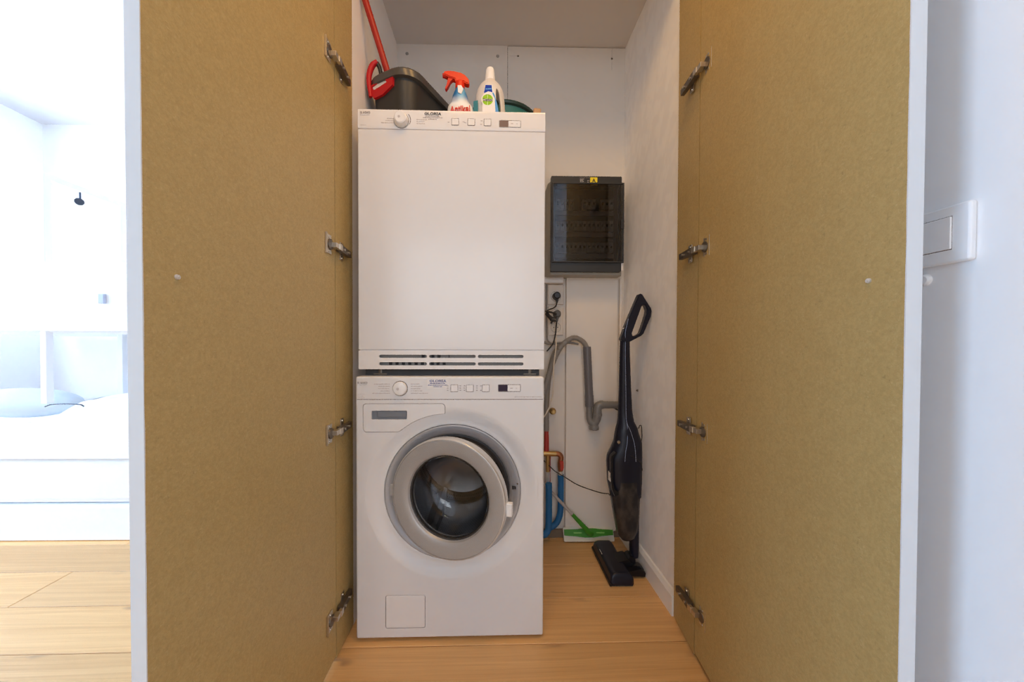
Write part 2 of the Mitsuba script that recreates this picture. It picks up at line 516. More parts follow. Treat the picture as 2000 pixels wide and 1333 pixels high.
# ------------------------------------------------------------------ cupboard doors with hinges
def hinge(root, s):
    """concealed hinge, in local coords: u towards the room is -y, face plane x=0, s = +1 opens to +x"""
    h = numbered(root + '__hinge')
    def add(name, mesh, m):
        key = numbered(h + '__' + name)
        return key, mesh, m
    def bx(x0, x1, y0, y1, z0, z1, r=.0008):
        return rbox((s * x0, y0, z0), (s * x1, y1, z1), r)
    out = []
    flange = bx(.0, .003, -.062, -.030, -.027, .027)
    lip = bx(.0, .006, -.0635, -.0615, -.029, .029, .0005)
    out.append(('cup_flange', cat(flange, lip), 'hinge_nickel'))
    cup = cyl((0, -.040, 0), (s * .0065, -.040, 0), .0165, .0150, 20)
    out.append(('cup', cup, 'hinge_dark'))
    link = cat(bx(.004, .020, -.036, -.012, -.007, .007), bx(.012, .022, -.016, .002, -.0085, .0085))
    out.append(('link', link, 'hinge_nickel'))
    arm = hull([(s * x, y, z) for x, y, w in ((.004, -.002, .0105), (.020, -.002, .0105), (.004, .082, .0090), (.015, .082, .0090)) for z in (-w, w)])
    out.append(('arm', arm, 'hinge_dark'))
    plate = cat(bx(0, .0025, .030, .050, -.027, .027), bx(0, .0075, .010, .085, -.006, .006))
    out.append(('mounting_plate', plate, 'hinge_nickel'))
    sc = []
    for y, z in ((.040, .020), (.040, -.020), (-.046, .0205), (-.046, -.0205)):
        sc.append(cyl((s * .002, y, z), (s * .0048, y, z), .0042, .0034, 12))
    for y in (.020, .056):
        sc.append(cyl((s * .010, y, 0), (s * .0215, y, 0), .0042, .0038, 12))
    out.append(('screws', cat(*sc), 'steel'))
    return h, out


def door(name, hx, hy, L, ang, s, label):
    """cupboard door: hinge point, length, swing from straight out, s = +1 when the inner face looks to +x"""
    labels[name] = {'kind': 'structure', 'label': label}
    zt = 2.29
    # local: door runs along -y from 0 to -L, inner face x=0, thickness away from it
    M = trimesh.transformations.translation_matrix([hx, hy, 0]) @ trimesh.transformations.rotation_matrix(ang, [0, 0, 1])
    def put(key, m, mt, sm=30):
        m = m.copy(); m.apply_transform(M)
        scene[key] = mikit.ply(m, mt, smooth=sm)
    t = .020
    put(name + '__panel', box((-s * t * .93, -L + .0015, .012), (0, -.002, zt)), 'mdf', False)
    # painted front and edge, slightly ragged where the paint stops at the inner face
    zs = np.linspace(.012, zt, 300)
    w = .0010 + .0012 * np.array([nfbm(np.array([z * 22, 3.1 + s, 0.])) for z in zs])
    ring = []
    for z, a in zip(zs, w):
        ring.append(np.array([(-s * t, -L, z), (s * .0002, -L, z), (s * .0002, -L + a, z), (-s * .001, -L + a, z), (-s * .001, -L + .0015, z), (-s * t, -L + .0015, z)]))
    put(name + '__painted_edge', loft(ring), 'door_paint', False)
    put(name + '__painted_front', box((-s * t, -L + .0015, .012), (-s * (t * .93), -.002, zt)), 'door_paint', False)
    labels[name + '__painted_edge'] = {'label': 'white painted door edge'}
    return M


M1 = door('door_1', -.466, 1.056, .577, 0.0, 1, 'left cupboard door swung open showing its raw fibreboard inside')
M2 = door('door_2', .616, 1.052, .581, -math.radians(5.1), -1, 'right cupboard door swung open showing its raw fibreboard inside')
for nm, hx, hy, ang, s, zz in (('door_1', -.466, 1.056, 0.0, 1, (1.772, 1.230, .690, .148)), ('door_2', .616, 1.052, 0.0, -1, (1.755, 1.230, .694, .152))):
    protos = None
    for z in zz:
        h, out = hinge(nm, s)
        if protos is None:
            protos = [(n, mikit.ply(m, mt, smooth=30)) for n, m, mt in out]
        tr = T().translate([hx + s * .0004, hy, z])
        for n, d in protos:
            scene[numbered(h + '__' + n)] = {**d, 'to_world': tr}
for nm, x, y, z, s in (('door_1', -.466, .531, 1.044, 1), ('door_2', .5695, .526, 1.044, -1)):
    scene[nm + '__screw'] = mikit.ply(cat(cyl((x, y, z), (x + s * .003, y, z), .0042, .0034, 14), cyl((x + s * .003, y, z), (x + s * .0045, y, z), .0022, .0016, 10)), 'chrome', smooth=30)

# light switch on the room wall
sw = thing('light_switch', 'white square light switch on the wall right of the open right door', 'light switch')
def wallbox(x1, y0, y1, z0, z1, r): return rbox((.6552, y0, z0), (x1, y1, z1), r)
part(sw, 'plate', wallbox(.645, .468, .550, 1.063, 1.144, .0035), 'switch_white')
part(sw, 'rocker_gap', wallbox(.6446, .4872, .5298, 1.0812, 1.1288, .0004), 'outline')
part(sw, 'rocker', wallbox(.6425, .4875, .5295, 1.0822, 1.1278, .0012), 'switch_white')
solo('door_stop', lathe([(0, -.006), (.006, -.0055), (.0085, -.003), (.009, 0.0)], 24, 'z'), 'switch_white', 'small round white door stop on the wall just below the light switch', 'door stop')
scene['door_stop']['to_world'] = T().translate([.655, .525, 1.045]).rotate([0, 1, 0], 90)

# ================================================================== WASHING MACHINE
def machine_move(x, y):
    return trimesh.transformations.translation_matrix([x, y, 0]) @ trimesh.transformations.rotation_matrix(math.radians(.54), [0, 0, 1])


def text_lines(rows, x, z, dz, h, right, y, seed):
    """rows of tiny unreadable print: broken strokes"""
    r = random.Random(seed); out = []
    for i, w in enumerate(rows):
        a = x - w if right else x
        end = a + w
        zz = z - i * dz
        while a < end - .001:
            l = min(r.uniform(.0035, .009), end - a)
            hh = h * r.uniform(.75, 1.1)
            out.append(box((a, y - .0003, zz - hh / 2), (a + l, y + .0003, zz + hh / 2)))
            a += l + .0012
    return cat(*out)


W = thing('washing_machine', 'white front-loading washing machine with its round door ajar, standing on the floor below the dryer', 'washing machine', move=machine_move(-.132, 1.116))
cx, cz = .0060, .4715
body = mf(rbox((-.297, .0, .012), (.297, .530, .8445), .006))
prof = [(0, -.05), (.300, -.05), (.300, -.0001)]
for r in np.linspace(.278, .222, 16):
    t = (.278 - r) / .056
    prof.append((r, .0145 * t * t * (3 - 2 * t)))
prof += [(.219, .016), (.2185, .030), (0, .030)]
body = body - mf(lathe(prof, 128, 'y', (cx, 0, cz)))
body = body - mf(lathe([(0, -.01), (.205, -.01), (.205, .49), (0, .49)], 64, 'y', (cx, .02, cz)))
drawer = Polygon([(-.2720, .664), (-.267, .6695), (-.163, .6695), (-.155, .6750), (-.143, .6835), (-.122, .6975), (-.100, .7085), (-.075, .7175), (-.050, .7235), (-.0185, .7265),
                  (-.0170, .7300), (-.0170, .7500), (-.0200, .7570), (-.0270, .7600), (-.265, .7600), (-.2725, .7565), (-.2745, .7500), (-.2745, .6780)][1:])
flap = rrect(-.205, -.079, .044, .150, .006)
body = body - mf(ext_xz(drawer, -.02, .0075)) - mf(ext_xz(flap, -.02, .0075))
body = body - mf(box((-.31, -.02, .7715), (.31, .0025, .7735)))
part(W, 'body', tm(body), 'enamel', 25)
part(W, 'panel_groove', box((-.2935, .0020, .7710), (.2935, .0030, .7740)), 'groove')
for pl in (drawer, flap):
    pass
part(W, 'groove_liner', ext_xz(drawer.buffer(-.0001), .0066, .0073), 'groove')
part(W, 'groove_liner', ext_xz(flap.buffer(-.0001), .0066, .0073), 'groove')
dp = drawer.buffer(-.0013)
hnd = rrect(-.248, -.137, .7090, .7370, .003)
D = part(W, 'detergent_drawer', tm(mf(ext_xz(dp, .0, .0066)) - mf(ext_xz(hnd, -.01, .02))), 'enamel')
part(D, 'handle_recess', ext_xz(hnd.buffer(.0006), .0058, .0070), 'recess_grey', label='dark grey grip recess')
part(D, 'handle_grip', bevel_xz(rrect(-.2315, -.1385, .7155, .7360, .002), .0022, .0058, .002), 'recess_grey')
part(W, 'service_flap', bevel_xz(flap.buffer(-.0014), -.0008, .0066, .0012), 'panel_plastic', label='square service flap')
# control panel print and controls
yp = -.0003
part(W, 'brand_print', text_xz('ASKO', .0065, -.283, .8215, yp, bold=True, width=.023), 'print_grey')
part(W, 'brand_mark', cat(frame_xz(rrect(-.2915, -.2855, .8215, .8280, .0006), .0016, yp - .0002, yp + .0004), box((-.2915, yp - .0003, .8175), (-.262, yp + .0003, .8182))), 'print_grey', kind='stuff')
part(W, 'programme_print', cat(text_lines([.050, .036, .037, .030, .055], -.190, .8215, .0073, .0026, True, yp, 1), text_lines([.027, .036, .030, .036, .054], -.125, .8215, .0073, .0026, False, yp, 2)), 'print_pale', kind='stuff')
part(W, 'energy_mark', text_lines([.021, .017, .021], -.290, .7895, .0058, .0012, False, yp, 3), 'print_pale', kind='stuff')
part(W, 'shop_sticker', bevel_xz(rrect(-.0740, -.006, .8065, .8410 - .0005, .001), -.0005, .0002, .0002), 'panel_plastic', label='white shop sticker')
part(W, 'shop_name', text_xz('GLORIA', .0072, -.0665, .8275, -.0006, bold=True, width=.052), 'print_navy', label='GLORIA in navy letters')
for i, (w_, z_) in enumerate(((.050, .8235), (.060, .8180), (.028, .8130))):
    part(W, 'shop_print', text_lines([w_], -.0405 - w_ / 2, z_, .005, .0021, False, -.0006, 20 + i), 'print_navy', kind='stuff')
kx, kz = -.158, .8075
part(W, 'dial_ring', lathe([(0, -.0012), (.0238, -.0012), (.0240, .001), (0, .001)], 48, 'y', (kx, 0, kz)), 'outline')
K = part(W, 'dial', lathe([(0, -.0125), (.0165, -.0125), (.0205, -.0105), (.0218, -.006), (.0220, .0), (0, .0)], 48, 'y', (kx, 0, kz)), 'button_white', label='round programme dial')
part(K, 'power_mark', lathe([(0, -.0128), (.0042, -.0128), (.0042, -.012), (0, -.012)], 20, 'y', (kx - .005, 0, kz - .001)), 'print_pale')
for bx_ in (.0115, .0610, .1110):
    q = rrect(bx_ - .0118, bx_ + .0118, .7965, .8195, .002)
    b = part(W, 'button', bevel_xz(q.buffer(-.0012), -.0016, .001, .0006), 'button_white')
    part(b, 'outline', frame_xz(q, .0014, -.0010, .0006), 'outline')
part(W, 'indicator_marks', cat(*[box((x - .0026, yp - .0002, z - .0011), (x + .0026, yp + .0003, z + .0011)) for x, n in ((-.0095, 3), (.0305, 3), (.0435, 3), (.0830, 3), (.0955, 2)) for z in ([.8155, .8085, .8015] if n == 3 else [.8155, .8015])]), 'print_grey', kind='stuff')
q = rrect(.1500, .2220, .7970, .8200, .003)
part(W, 'display_frame', frame_xz(q, .0013, -.0008, .0006), 'outline')
part(W, 'display', bevel_xz(rrect(.1510, .1800, .7980, .8190, .001), -.0007, .0003, .0003), 'display', label='dark display window')
part(W, 'start_button', bevel_xz(rrect(.1805, .2205, .7985, .8185, .002), -.0012, .0004, .0005), 'button_white')
part(W, 'start_marks', cat(box((.188, -.0016, .8065), (.197, -.0010, .8095)), box((.206, -.0016, .8068), (.211, -.0010, .8088))), 'print_pale', kind='stuff')
part(W, 'model_print', text_lines([.085], .203, .7805, .003, .0022, False, yp, 8), 'print_pale', kind='stuff')
# porthole
R = part(W, 'porthole_ring', ring_lathe([(.2175, .0125), (.2140, .0105), (.206, .0115), (.190, .0215), (.183, .030), (.180, .040), (.2175, .040)], 128, 'y', (cx, 0, cz)), 'bezel_grey', label='grey porthole surround')
part(R, 'latch_slot', rbox((.1965, .0085, .4815), (.2090, .020, .4890), .0008), 'print_black')
part(R, 'latch_screw', lathe([(0, .0095), (.003, .010), (.0032, .014), (0, .014)], 12, 'y', (.2145 - .001, 0, .499)), 'hinge_dark')
part(W, 'door_gasket', ring_lathe([(.182, .030), (.178, .026), (.168, .032), (.164, .045), (.168, .060), (.180, .075), (.200, .075), (.200, .040)], 96, 'y', (cx, 0, cz)), 'rubber')
drum = ring_lathe([(.178, .080), (.196, .095), (.196, .400), (.170, .425), (.0005, .430), (.0005, .434), (.172, .430), (.201, .402), (.201, .092), (.180, .077)], 96, 'y', (cx, 0, cz))
DR = part(W, 'drum', drum, 'drum_steel', label='perforated steel drum')
for k, a in enumerate((math.radians(8), math.radians(128), math.radians(244))):
    pd = []
    for y, w0, hh in ((.11, .022, .030), (.25, .030, .055), (.40, .022, .040)):
        for t, rr in ((-1, .197), (1, .197), (-.35, .197 - hh), (.35, .197 - hh)):
            ww = w0 * t
            pd.append((cx + rr * math.cos(a) - ww * math.sin(a), y, cz + rr * math.sin(a) + ww * math.cos(a)))
    part(DR, 'paddle', hull(pd), 'paddle', 20)
# ajar door, hinge on the left
aj = math.radians(16.5)
hingeM = trimesh.transformations.translation_matrix([-.181, -.006, .4795]) @ trimesh.transformations.rotation_matrix(-aj, [0, 0, 1]) @ trimesh.transformations.translation_matrix([.183, 0, 0])
def dpart(parent, name, mesh, m, sm=30, label=None):
    mesh = mesh.copy(); mesh.apply_transform(hingeM)
    return part(parent, name, mesh, m, sm, label)
pf = [(.1830, .030), (.1830, .006), (.1818, .0015), (.1790, -.0015), (.1745, -.0025), (.150, .0005), (.1385, .0030), (.1330, .0065), (.1290, .0130), (.1275, .026), (.1280, .034), (.165, .036), (.178, .034)]
DO = dpart(W, 'porthole_door', ring_lathe(pf, 128, 'y'), 'door_silver', 25, 'silver ring door standing ajar')
dpart(DO, 'rim', ring_lathe([(.1842, .026), (.1846, .006), (.1836, .0005), (.1815, -.0022), (.1795, -.0026), (.1810, .002), (.1815, .026)], 128, 'y'), 'chrome')
glass = [(.1278, .016), (.1262, .022), (.1235, .060), (.1170, .085), (.103, .106), (.080, .120), (.045, .127), (.0004, .1285)]
ga = np.linspace(0, 2 * PI, 96, endpoint=False)
gm = ring_lathe(glass + [(.0004, .1240), (.043, .1225), (.077, .1160), (.0990, .1030), (.1125, .0835), (.1190, .0590), (.1215, .0225), (.1230, .0165)], 96, 'y')
dpart(DO, 'glass_bowl', gm, 'glass', 35, 'clear glass bowl')
dpart(DO, 'glass_clamp', ring_lathe([(.1285, .012), (.1262, .014), (.1245, .019), (.1245, .024), (.1285, .026)], 96, 'y'), 'rubber')
dpart(DO, 'latch', rbox((.1835, .004, -.031), (.2000, .022, .008), .003), 'button_white', 30, 'white latch tab')
part(W, 'hinge_block', rbox((-.196, .014, .4600), (-.178, .030, .4990), .003), 'bezel_grey')
for x in (-.25, .25):
    for y in (.06, .47):
        part(W, 'foot', cyl((x, y, 0), (x, y, .0125), .02, .02, 20), 'rubber')

# ================================================================== DRYER
DY = thing('tumble_dryer', 'white vented tumble dryer stacked on top of the washing machine', 'tumble dryer', move=machine_move(-.130, 1.135))
zb, zt = .866, 1.692
dbody = mf(rbox((-.296, .004, zb), (.296, .540, zt), .006))
dbody = dbody - mf(box((-.285, -.01, .872), (.285, .06, .924)))
part(DY, 'body', tm(dbody), 'enamel', 25)
part(DY, 'vent_cavity', box((-.286, .056, .871), (.286, .060, .925)), 'slot_grey')
cp = hull([(x, y, z) for x in (-.297, .297) for y, z in ((.006, 1.6285), (.0012, 1.6290), (.0, 1.6310), (-.0005, 1.640), (.0, 1.684), (.0022, 1.690), (.006, 1.692), (.05, 1.692), (.05, 1.6285))])
part(DY, 'control_panel', cp, 'panel_plastic', 35, 'upper control panel')
part(DY, 'door_panel', hull([(x, y, z) for x0 in (-1, 1) for x, y, in ((x0 * .2955, .0), (x0 * .297, .0015), (x0 * .297, .0039)) for z in (.9300, 1.6255)] + [(x0 * .2955, .0010, z) for x0 in (-1, 1) for z in (.9292, 1.6265)]), 'enamel', 20, 'large plain glossy door panel')
slots = [rrect(x0, x1, z0, z0 + .0100, .005) for z0 in (.9030, .8790) for x0, x1 in ((-.232, -.080), (-.073, .076), (.083, .230))]
plate = rrect(-.2965, .2965, .8665, .9268, .003)
for s in slots:
    plate = plate.difference(s)
part(DY, 'vent_grille', ext_xz(plate, .0, .006), 'panel_plastic', 30, 'slotted air grille')
for (x0, x1, z0) in [(x0, x1, z0) for z0 in (.9030, .8790) for x0, x1 in ((-.232, -.080), (-.073, .076), (.083, .230))]:
    pass
def slotcol(): return [( -.205 + .0205 * i, .8790) for i in range(6)] + [(-.100 + .0195 * i + (.012 if i else 0), .9030) for i in range(3)] + [(-.070, .8790), (-.052, .8790), (-.032, .8790), (-.0125, .9030)]
part(DY, 'vent_screen', box((-.240, .020, .874), (.236, .022, .918)), 'slot_grey')
part(DY, 'vent_holes', cat(*[box((x, .0185, z + .0004), (x + (.0095 if x < -.02 else .002), .0203, z + .0098)) for x, z in slotcol()]), 'print_black', kind='stuff')
part(DY, 'brand_print', text_xz('ASKO', .0065, -.281, 1.6745, -.0007, bold=True, width=.023), 'print_grey')
part(DY, 'brand_mark', cat(frame_xz(rrect(-.2895, -.2835, 1.6745, 1.6810, .0006), .0016, -.0007, .0004), box((-.2895, -.0009, 1.6700), (-.260, 0, 1.6707))), 'print_grey', kind='stuff')
part(DY, 'programme_print', cat(text_lines([.022, .026, .040], -.184, 1.6605, .0068, .0026, True, -.0006, 11), text_lines([.033, .026, .028], -.113, 1.6590, .0064, .0026, False, -.0006, 12)), 'print_pale', kind='stuff')
part(DY, 'energy_mark', text_lines([.017], -.289, 1.6385, .0058, .0012, False, -.0006, 3), 'print_pale', kind='stuff')
kx, kz = -.160, 1.6545
part(DY, 'dial_ring', lathe([(0, -.0022), (.0245, -.0022), (.0247, .001), (0, .001)], 48, 'y', (kx, 0, kz)), 'slot_grey')
K = part(DY, 'dial', lathe([(0, -.0215), (.0160, -.0215), (.0190, -.0195), (.0205, -.015), (.0228, .0), (0, .0)], 48, 'y', (kx, 0, kz)), 'button_white', label='tall round programme dial')
part(K, 'power_mark', lathe([(0, -.0220), (.0040, -.0220), (.0040, -.021), (0, -.021)], 20, 'y', (kx - .003, 0, kz)), 'print_pale')
an = np.linspace(math.radians(-28), math.radians(40), 14)
part(DY, 'dial_arc', tube([(kx + .0285 * math.cos(a), -.0006, kz + .002 + .0285 * math.sin(a)) for a in an], .0010, 6, False), 'outline')
part(DY, 'shop_name', text_xz('GLORIA', .0072, -.0880, 1.6745, -.0010, bold=True, width=.052), 'print_black', label='GLORIA in dark letters')
for i, (w_, z_) in enumerate(((.046, 1.6705), (.062, 1.6655), (.026, 1.6605))):
    part(DY, 'shop_print', text_lines([w_], -.0620 - w_ / 2, z_, .005, .0021, False, -.0006, 30 + i), 'print_grey', kind='stuff')
for bx_ in (.0095, .0605, .1120):
    q = rrect(bx_ - .0118, bx_ + .0118, 1.6425, 1.6650, .002)
    b = part(DY, 'button', bevel_xz(q.buffer(-.0012), -.0022, .001, .0006), 'button_white')
    part(b, 'outline', frame_xz(q, .0014, -.0014, .0006), 'outline')
part(DY, 'indicator_marks', cat(*[box((x - .003, -.0010, z - .0013), (x + .003, 0, z + .0013)) for x, z in ((-.0115, 1.6525), (.0360, 1.6545), (.0415, 1.6520), (.0930, 1.659), (.0920, 1.6475))]), 'print_pale', kind='stuff')
q = rrect(.1490, .2190, 1.6395, 1.6620, .003)
part(DY, 'display_frame', frame_xz(q, .0013, -.0014, .0006), 'slot_grey')
part(DY, 'display', bevel_xz(rrect(.1500, .1785, 1.6405, 1.6610, .001), -.0012, .0003, .0003), 'display_brown', label='dull brown display window')
part(DY, 'start_button', bevel_xz(rrect(.1795, .2175, 1.6410, 1.6605, .002), -.0016, .0004, .0005), 'button_white')
part(DY, 'start_marks', cat(box((.186, -.0021, 1.650), (.194, -.0012, 1.6525)), box((.204, -.0021, 1.650), (.208, -.0012, 1.652))), 'print_pale', kind='stuff')
for x in (-.237, .254):
    part(DY, 'foot', cat(cyl((x, .045, .8450), (x, .045, .866), .016, .016, 20), rbox((x - .022, .028, .846), (x + .022, .062, .852), .0015)), 'hinge_dark')
for x in (-.237, .254):
    part(DY, 'foot', cyl((x, .47, .8450), (x, .47, .866), .016, .016, 20), 'hinge_dark')

part(DY, 'gap_shade_bar', box((-.285, .030, .8455), (.285, .520, .8655)), 'rubber', False, 'black bar added as shade in the gap between the machines')  # added dark bar, stands in for the shade in the gap under the dryer

# ================================================================== ON TOP OF THE DRYER
ZT = 1.692
a_dir, p_dir = np.array([.454, .891]), np.array([-.891, .454])
bc = np.array([-.298, 1.433])


def oblong(hl, hw, r, z, n=12):
    q = rrect(-hl, hl, -hw, hw, r)
    c = np.array(q.exterior.coords)[:-1]
    return np.array([np.append(bc + a_dir * u + p_dir * v, z) for u, v in c])


BK = thing('mop_bucket', 'dark grey oblong mop bucket with red clip at the left end of the dryer top', 'bucket')
secs = [(.160, .080, .055, .0), (.166, .086, .058, .004), (.178, .098, .066, .205), (.1785, .0985, .0665, .210)]
outer = loft([oblong(a, b, r, ZT + z) for a, b, r, z in secs])
inner = loft([oblong(a - .003, b - .003, r - .003, ZT + z) for a, b, r, z in ((.160, .080, .055, .006), (.178, .098, .066, .3))])
part(BK, 'shell', tm(mf(outer) - mf(inner)), 'bucket_grey', 30)
ro = loft([oblong(a, b, r, ZT + z) for a, b, r, z in ((.1795, .0995, .067, .188), (.1890, .109, .076, .190), (.1895, .1095, .0765, .212), (.186, .106, .073, .218))])
ri = loft([oblong(a, b, r, ZT + z) for a, b, r, z in ((.1755, .0955, .064, .15), (.1755, .0955, .064, .25))])
part(BK, 'rim', tm(mf(ro) - mf(ri)), 'bucket_rim', 30, 'thick rolled rim')


def on_end(u, v, z):   # front end face of the bucket: u across (left +), v outwards
    q = bc - a_dir * (.178 + v) + p_dir * u
    return (q[0], q[1], z)


clip_o = [(-.036, .194), (-.002, .1955), (.044, .1955), (.070, .188), (.0735, .168), (.0565, .142), (.014, .144), (-.033, .163)]
clip_h = [(.062, .183), (.055, .170), (-.007, .179), (.000, .190), (.034, .190)]
cl = trimesh.creation.extrude_polygon(Polygon(clip_o).difference(Polygon(clip_h)), .010, engine='earcut')
cl.vertices = np.array([on_end(u, w - .001 - .35 * (.21 - z) * .16, ZT + z) for u, z, w in cl.vertices])
if cl.volume < 0: cl.invert()
part(BK, 'clip', cl, 'red_plastic', 30, 'red clip with a slot')
part(BK, 'clip_backing', hull([on_end(u, v, ZT + z) for u, z in clip_h for v in (.0005, .0045)]), 'milk_dull', False, 'beige inset in the clip slot')
hd = [(-.444, 1.300, ZT + .150), (-.450, 1.300, ZT + .205), (-.447, 1.300, ZT + .238), (-.436, 1.300, ZT + .264), (-.420, 1.300, ZT + .277)]
part(BK, 'carry_handle', tube(hd, [.006, .009, .010, .010, .008], 12), 'red_plastic', 40, 'curved red carrying handle')
part(BK, 'handle_pivot', tube([(-.423, 1.302, ZT + .275), (-.413, 1.306, ZT + .258), (-.405, 1.312, ZT + .214)], [.0075, .007, .007], 10), 'bucket_grey', 40)
e = bc + a_dir * .185 - p_dir * .04
part(BK, 'pour_lip', rbox((e[0] - .022, e[1] - .03, ZT + .192), (e[0] + .022, e[1] + .012, ZT + .214), .005), 'red_plastic')

pole0, pole1 = np.array([-.3135, 1.353, ZT + .008]), np.array([-.4545, 1.247, 2.172])
dd = (pole1 - pole0) / np.linalg.norm(pole1 - pole0)
PO = thing('mop_stick', 'glossy red mop stick standing in the dark grey bucket and leaning left', 'mop')
part(PO, 'pole', tube([pole0 + dd * .10, pole1 + dd * .02], .0112, 20, False), 'red_pole', 30)
part(PO, 'mop_socket', tube([pole0 + dd * .004, pole0 + dd * .11], [.020, .0135], 20, False), 'red_plastic', 30)

SP = thing('spray_bottle', 'blue and white cleaner spray bottle with an orange-red trigger head on the dryer top', 'spray bottle')
sx, sy = -.120, 1.325
def ell(cx_, cy_, rx, ry, z, n=40):
    a = np.linspace(0, 2 * PI, n, endpoint=False)
    return np.stack([cx_ + rx * np.cos(a), cy_ + ry * np.sin(a), np.full(n, z)], 1)
secs = [(.0, .0455, .027, 0), (.0, .049, .030, .004), (.0, .051, .031, .06), (.0, .0505, .031, .110), (-.002, .046, .029, .132), (-.002, .0345, .026, .146), (-.003, .0315, .024, .158), (-.003, .0275, .022, .172), (-.003, .0225, .0195, .186), (-.003, .017, .0165, .197), (-.003, .0155, .0155, .203), (-.003, .0155, .0155, .208)]
part(SP, 'bottle', loft([ell(sx + o, sy, rx, ry, ZT + z) for o, rx, ry, z in secs]), 'spray_print', 50)
part(SP, 'name_print', text_xz('Antikal', .021, sx - .036, ZT + .0930, sy - .0318, .004, True, width=.074, slant=.06), 'print_red', label='red lettering mostly hidden by the dryer edge')
part(SP, 'print_panel', hull([(sx + x, sy - .027 + .12 * abs(x) , ZT + z) for x, z in ((-.010, .197), (.004, .197), (.011, .185), (.004, .166), (-.008, .172))] + [(sx + x, sy - .015, ZT + z) for x, z in ((-.010, .195), (.004, .195), (.010, .185), (.003, .170), (-.007, .174))]), 'label_white')
part(SP, 'collar', lathe([(0, .200), (.0172, .200), (.0172, .222), (.015, .226), (0, .226)], 32, 'z', (sx - .003, sy, ZT)), 'orange_red')
head = Polygon([(-.183, .2475), (-.180, .2575), (-.166, .2605), (-.145, .2590), (-.119, .2535), (-.104, .2455), (-.092, .2325), (-.0885, .2235), (-.090, .2145), (-.099, .2145), (-.106, .2185), (-.108, .2215), (-.139, .2215), (-.141, .231), (-.158, .2360), (-.165, .2385)])
hm = ext_xz(head, sy - .0105, sy + .0105); hm.apply_translation([0, 0, ZT])
hm2 = ext_xz(head.buffer(-.003), sy - .013, sy + .013); hm2.apply_translation([0, 0, ZT])
part(SP, 'trigger_head', cat(tm(mf(hm) + mf(hm2))), 'orange_red', 40)
part(SP, 'nozzle', cyl((-.187, sy, ZT + .2495), (-.170, sy, ZT + .2495), .0075, .0095, 20), 'orange_dark')
tg = Polygon([(-.1655, .2385), (-.148, .2375), (-.151, .2300), (-.158, .2240), (-.1655, .2080), (-.1735, .1955), (-.1775, .1985), (-.1715, .2120), (-.1690, .2250)])
tgm = ext_xz(tg, sy - .008, sy + .008); tgm.apply_translation([0, 0, ZT])
part(SP, 'trigger', tgm, 'orange_dark', 30)

BT = thing('detergent_bottle', 'milky white disinfectant bottle with white cap and green round logo, on the dryer top', 'bottle')
dx, dy = -.012, 1.335
secs = [(.000, .056, .034, 0), (.000, .059, .036, .005), (.000, .058, .036, .10), (.000, .0555, .035, .150), (.000, .052, .034, .185), (.000, .046, .032, .206), (.000, .036, .028, .222), (.000, .023, .0225, .233), (.000, .019, .019, .238)]
bot = mf(loft([ell(dx + o, dy, rx, ry, ZT + z, 48) for o, rx, ry, z in secs]))
hole = mf(hull([(dx + x, y, ZT + z) for x, z in ((.0235, .193), (.030, .187), (.0345, .170), (.0395, .130), (.0415, .05), (.025, .05), (.0225, .13), (.0215, .18)) for y in (dy - .08, dy + .08)]))
part(BT, 'bottle', tm(bot - hole), 'milk_plastic', 40)
part(BT, 'cap', lathe([(0, .234), (.0185, .234), (.0190, .242), (.0175, .258), (.0150, .280), (.0135, .284), (0, .2855)], 40, 'z', (dx, dy, ZT)), 'label_white', 40, 'white screw cap')
for x0, x1 in ((-.0605, -.044),):
    part(BT, 'liquid', hull([(dx + x, dy - .0345 + .30 * (abs(x) - .040), ZT + z) for x in (x0, x1) for z in (.01, .1455)] + [(dx + x, dy, ZT + z) for x in (x0 + .001, x1) for z in (.01, .1455)]), 'teal_liquid', False, 'teal liquid')
yl = dy - .0375
def lab(poly, mt, d, nm, lb=None):
    m = ext_xz(poly, yl - d, yl + .004); m.apply_translation([0, 0, ZT]); return part(BT, nm, m, mt, False, lb)
lab(Polygon([(-.040, .05), (-.039, .150), (-.034, .176), (-.028, .200), (-.004, .200), (.002, .176), (.010, .150), (.016, .05)]), 'label_white', .0000, 'label')
lab(Polygon([(-.034, .168), (-.028, .198), (-.006, .198), (-.003, .172), (-.018, .176)]), 'label_blue', .0004, 'label_top', 'dark blue label top')
lab(Polygon([(-.0285, .1815), (-.0275, .1855), (-.0055, .1865), (-.0050, .1825)]), 'label_sky', .0008, 'label_stripe')
lab(Polygon([(.004, .166), (.0000, .172), (-.004, .169), (.006, .150), (.008, .10), (.020, .10), (.015, .130)]), 'label_sky', .0003, 'label_wave')
lab(Point(-.0205, .1450).buffer(.0225, quad_segs=16), 'label_white', .0006, 'logo_ring')
lab(Point(-.0205, .1450).buffer(.0195, quad_segs=16), 'label_green', .0009, 'logo_disc', 'green round logo')
lab(cat and sbox(-.0212, .1255, -.0198, .1645), 'label_white', .0011, 'logo_cross')
lab(sbox(-.0390, .1395, -.0020, .1475), 'label_white', .0012, 'logo_band')
t = text_xz('Dettol', .0088, -.0375, ZT + .1395, yl - .0014, .0006, True, width=.034); part(BT, 'logo_name', t, 'print_black', False, 'Dettol in dark letters')

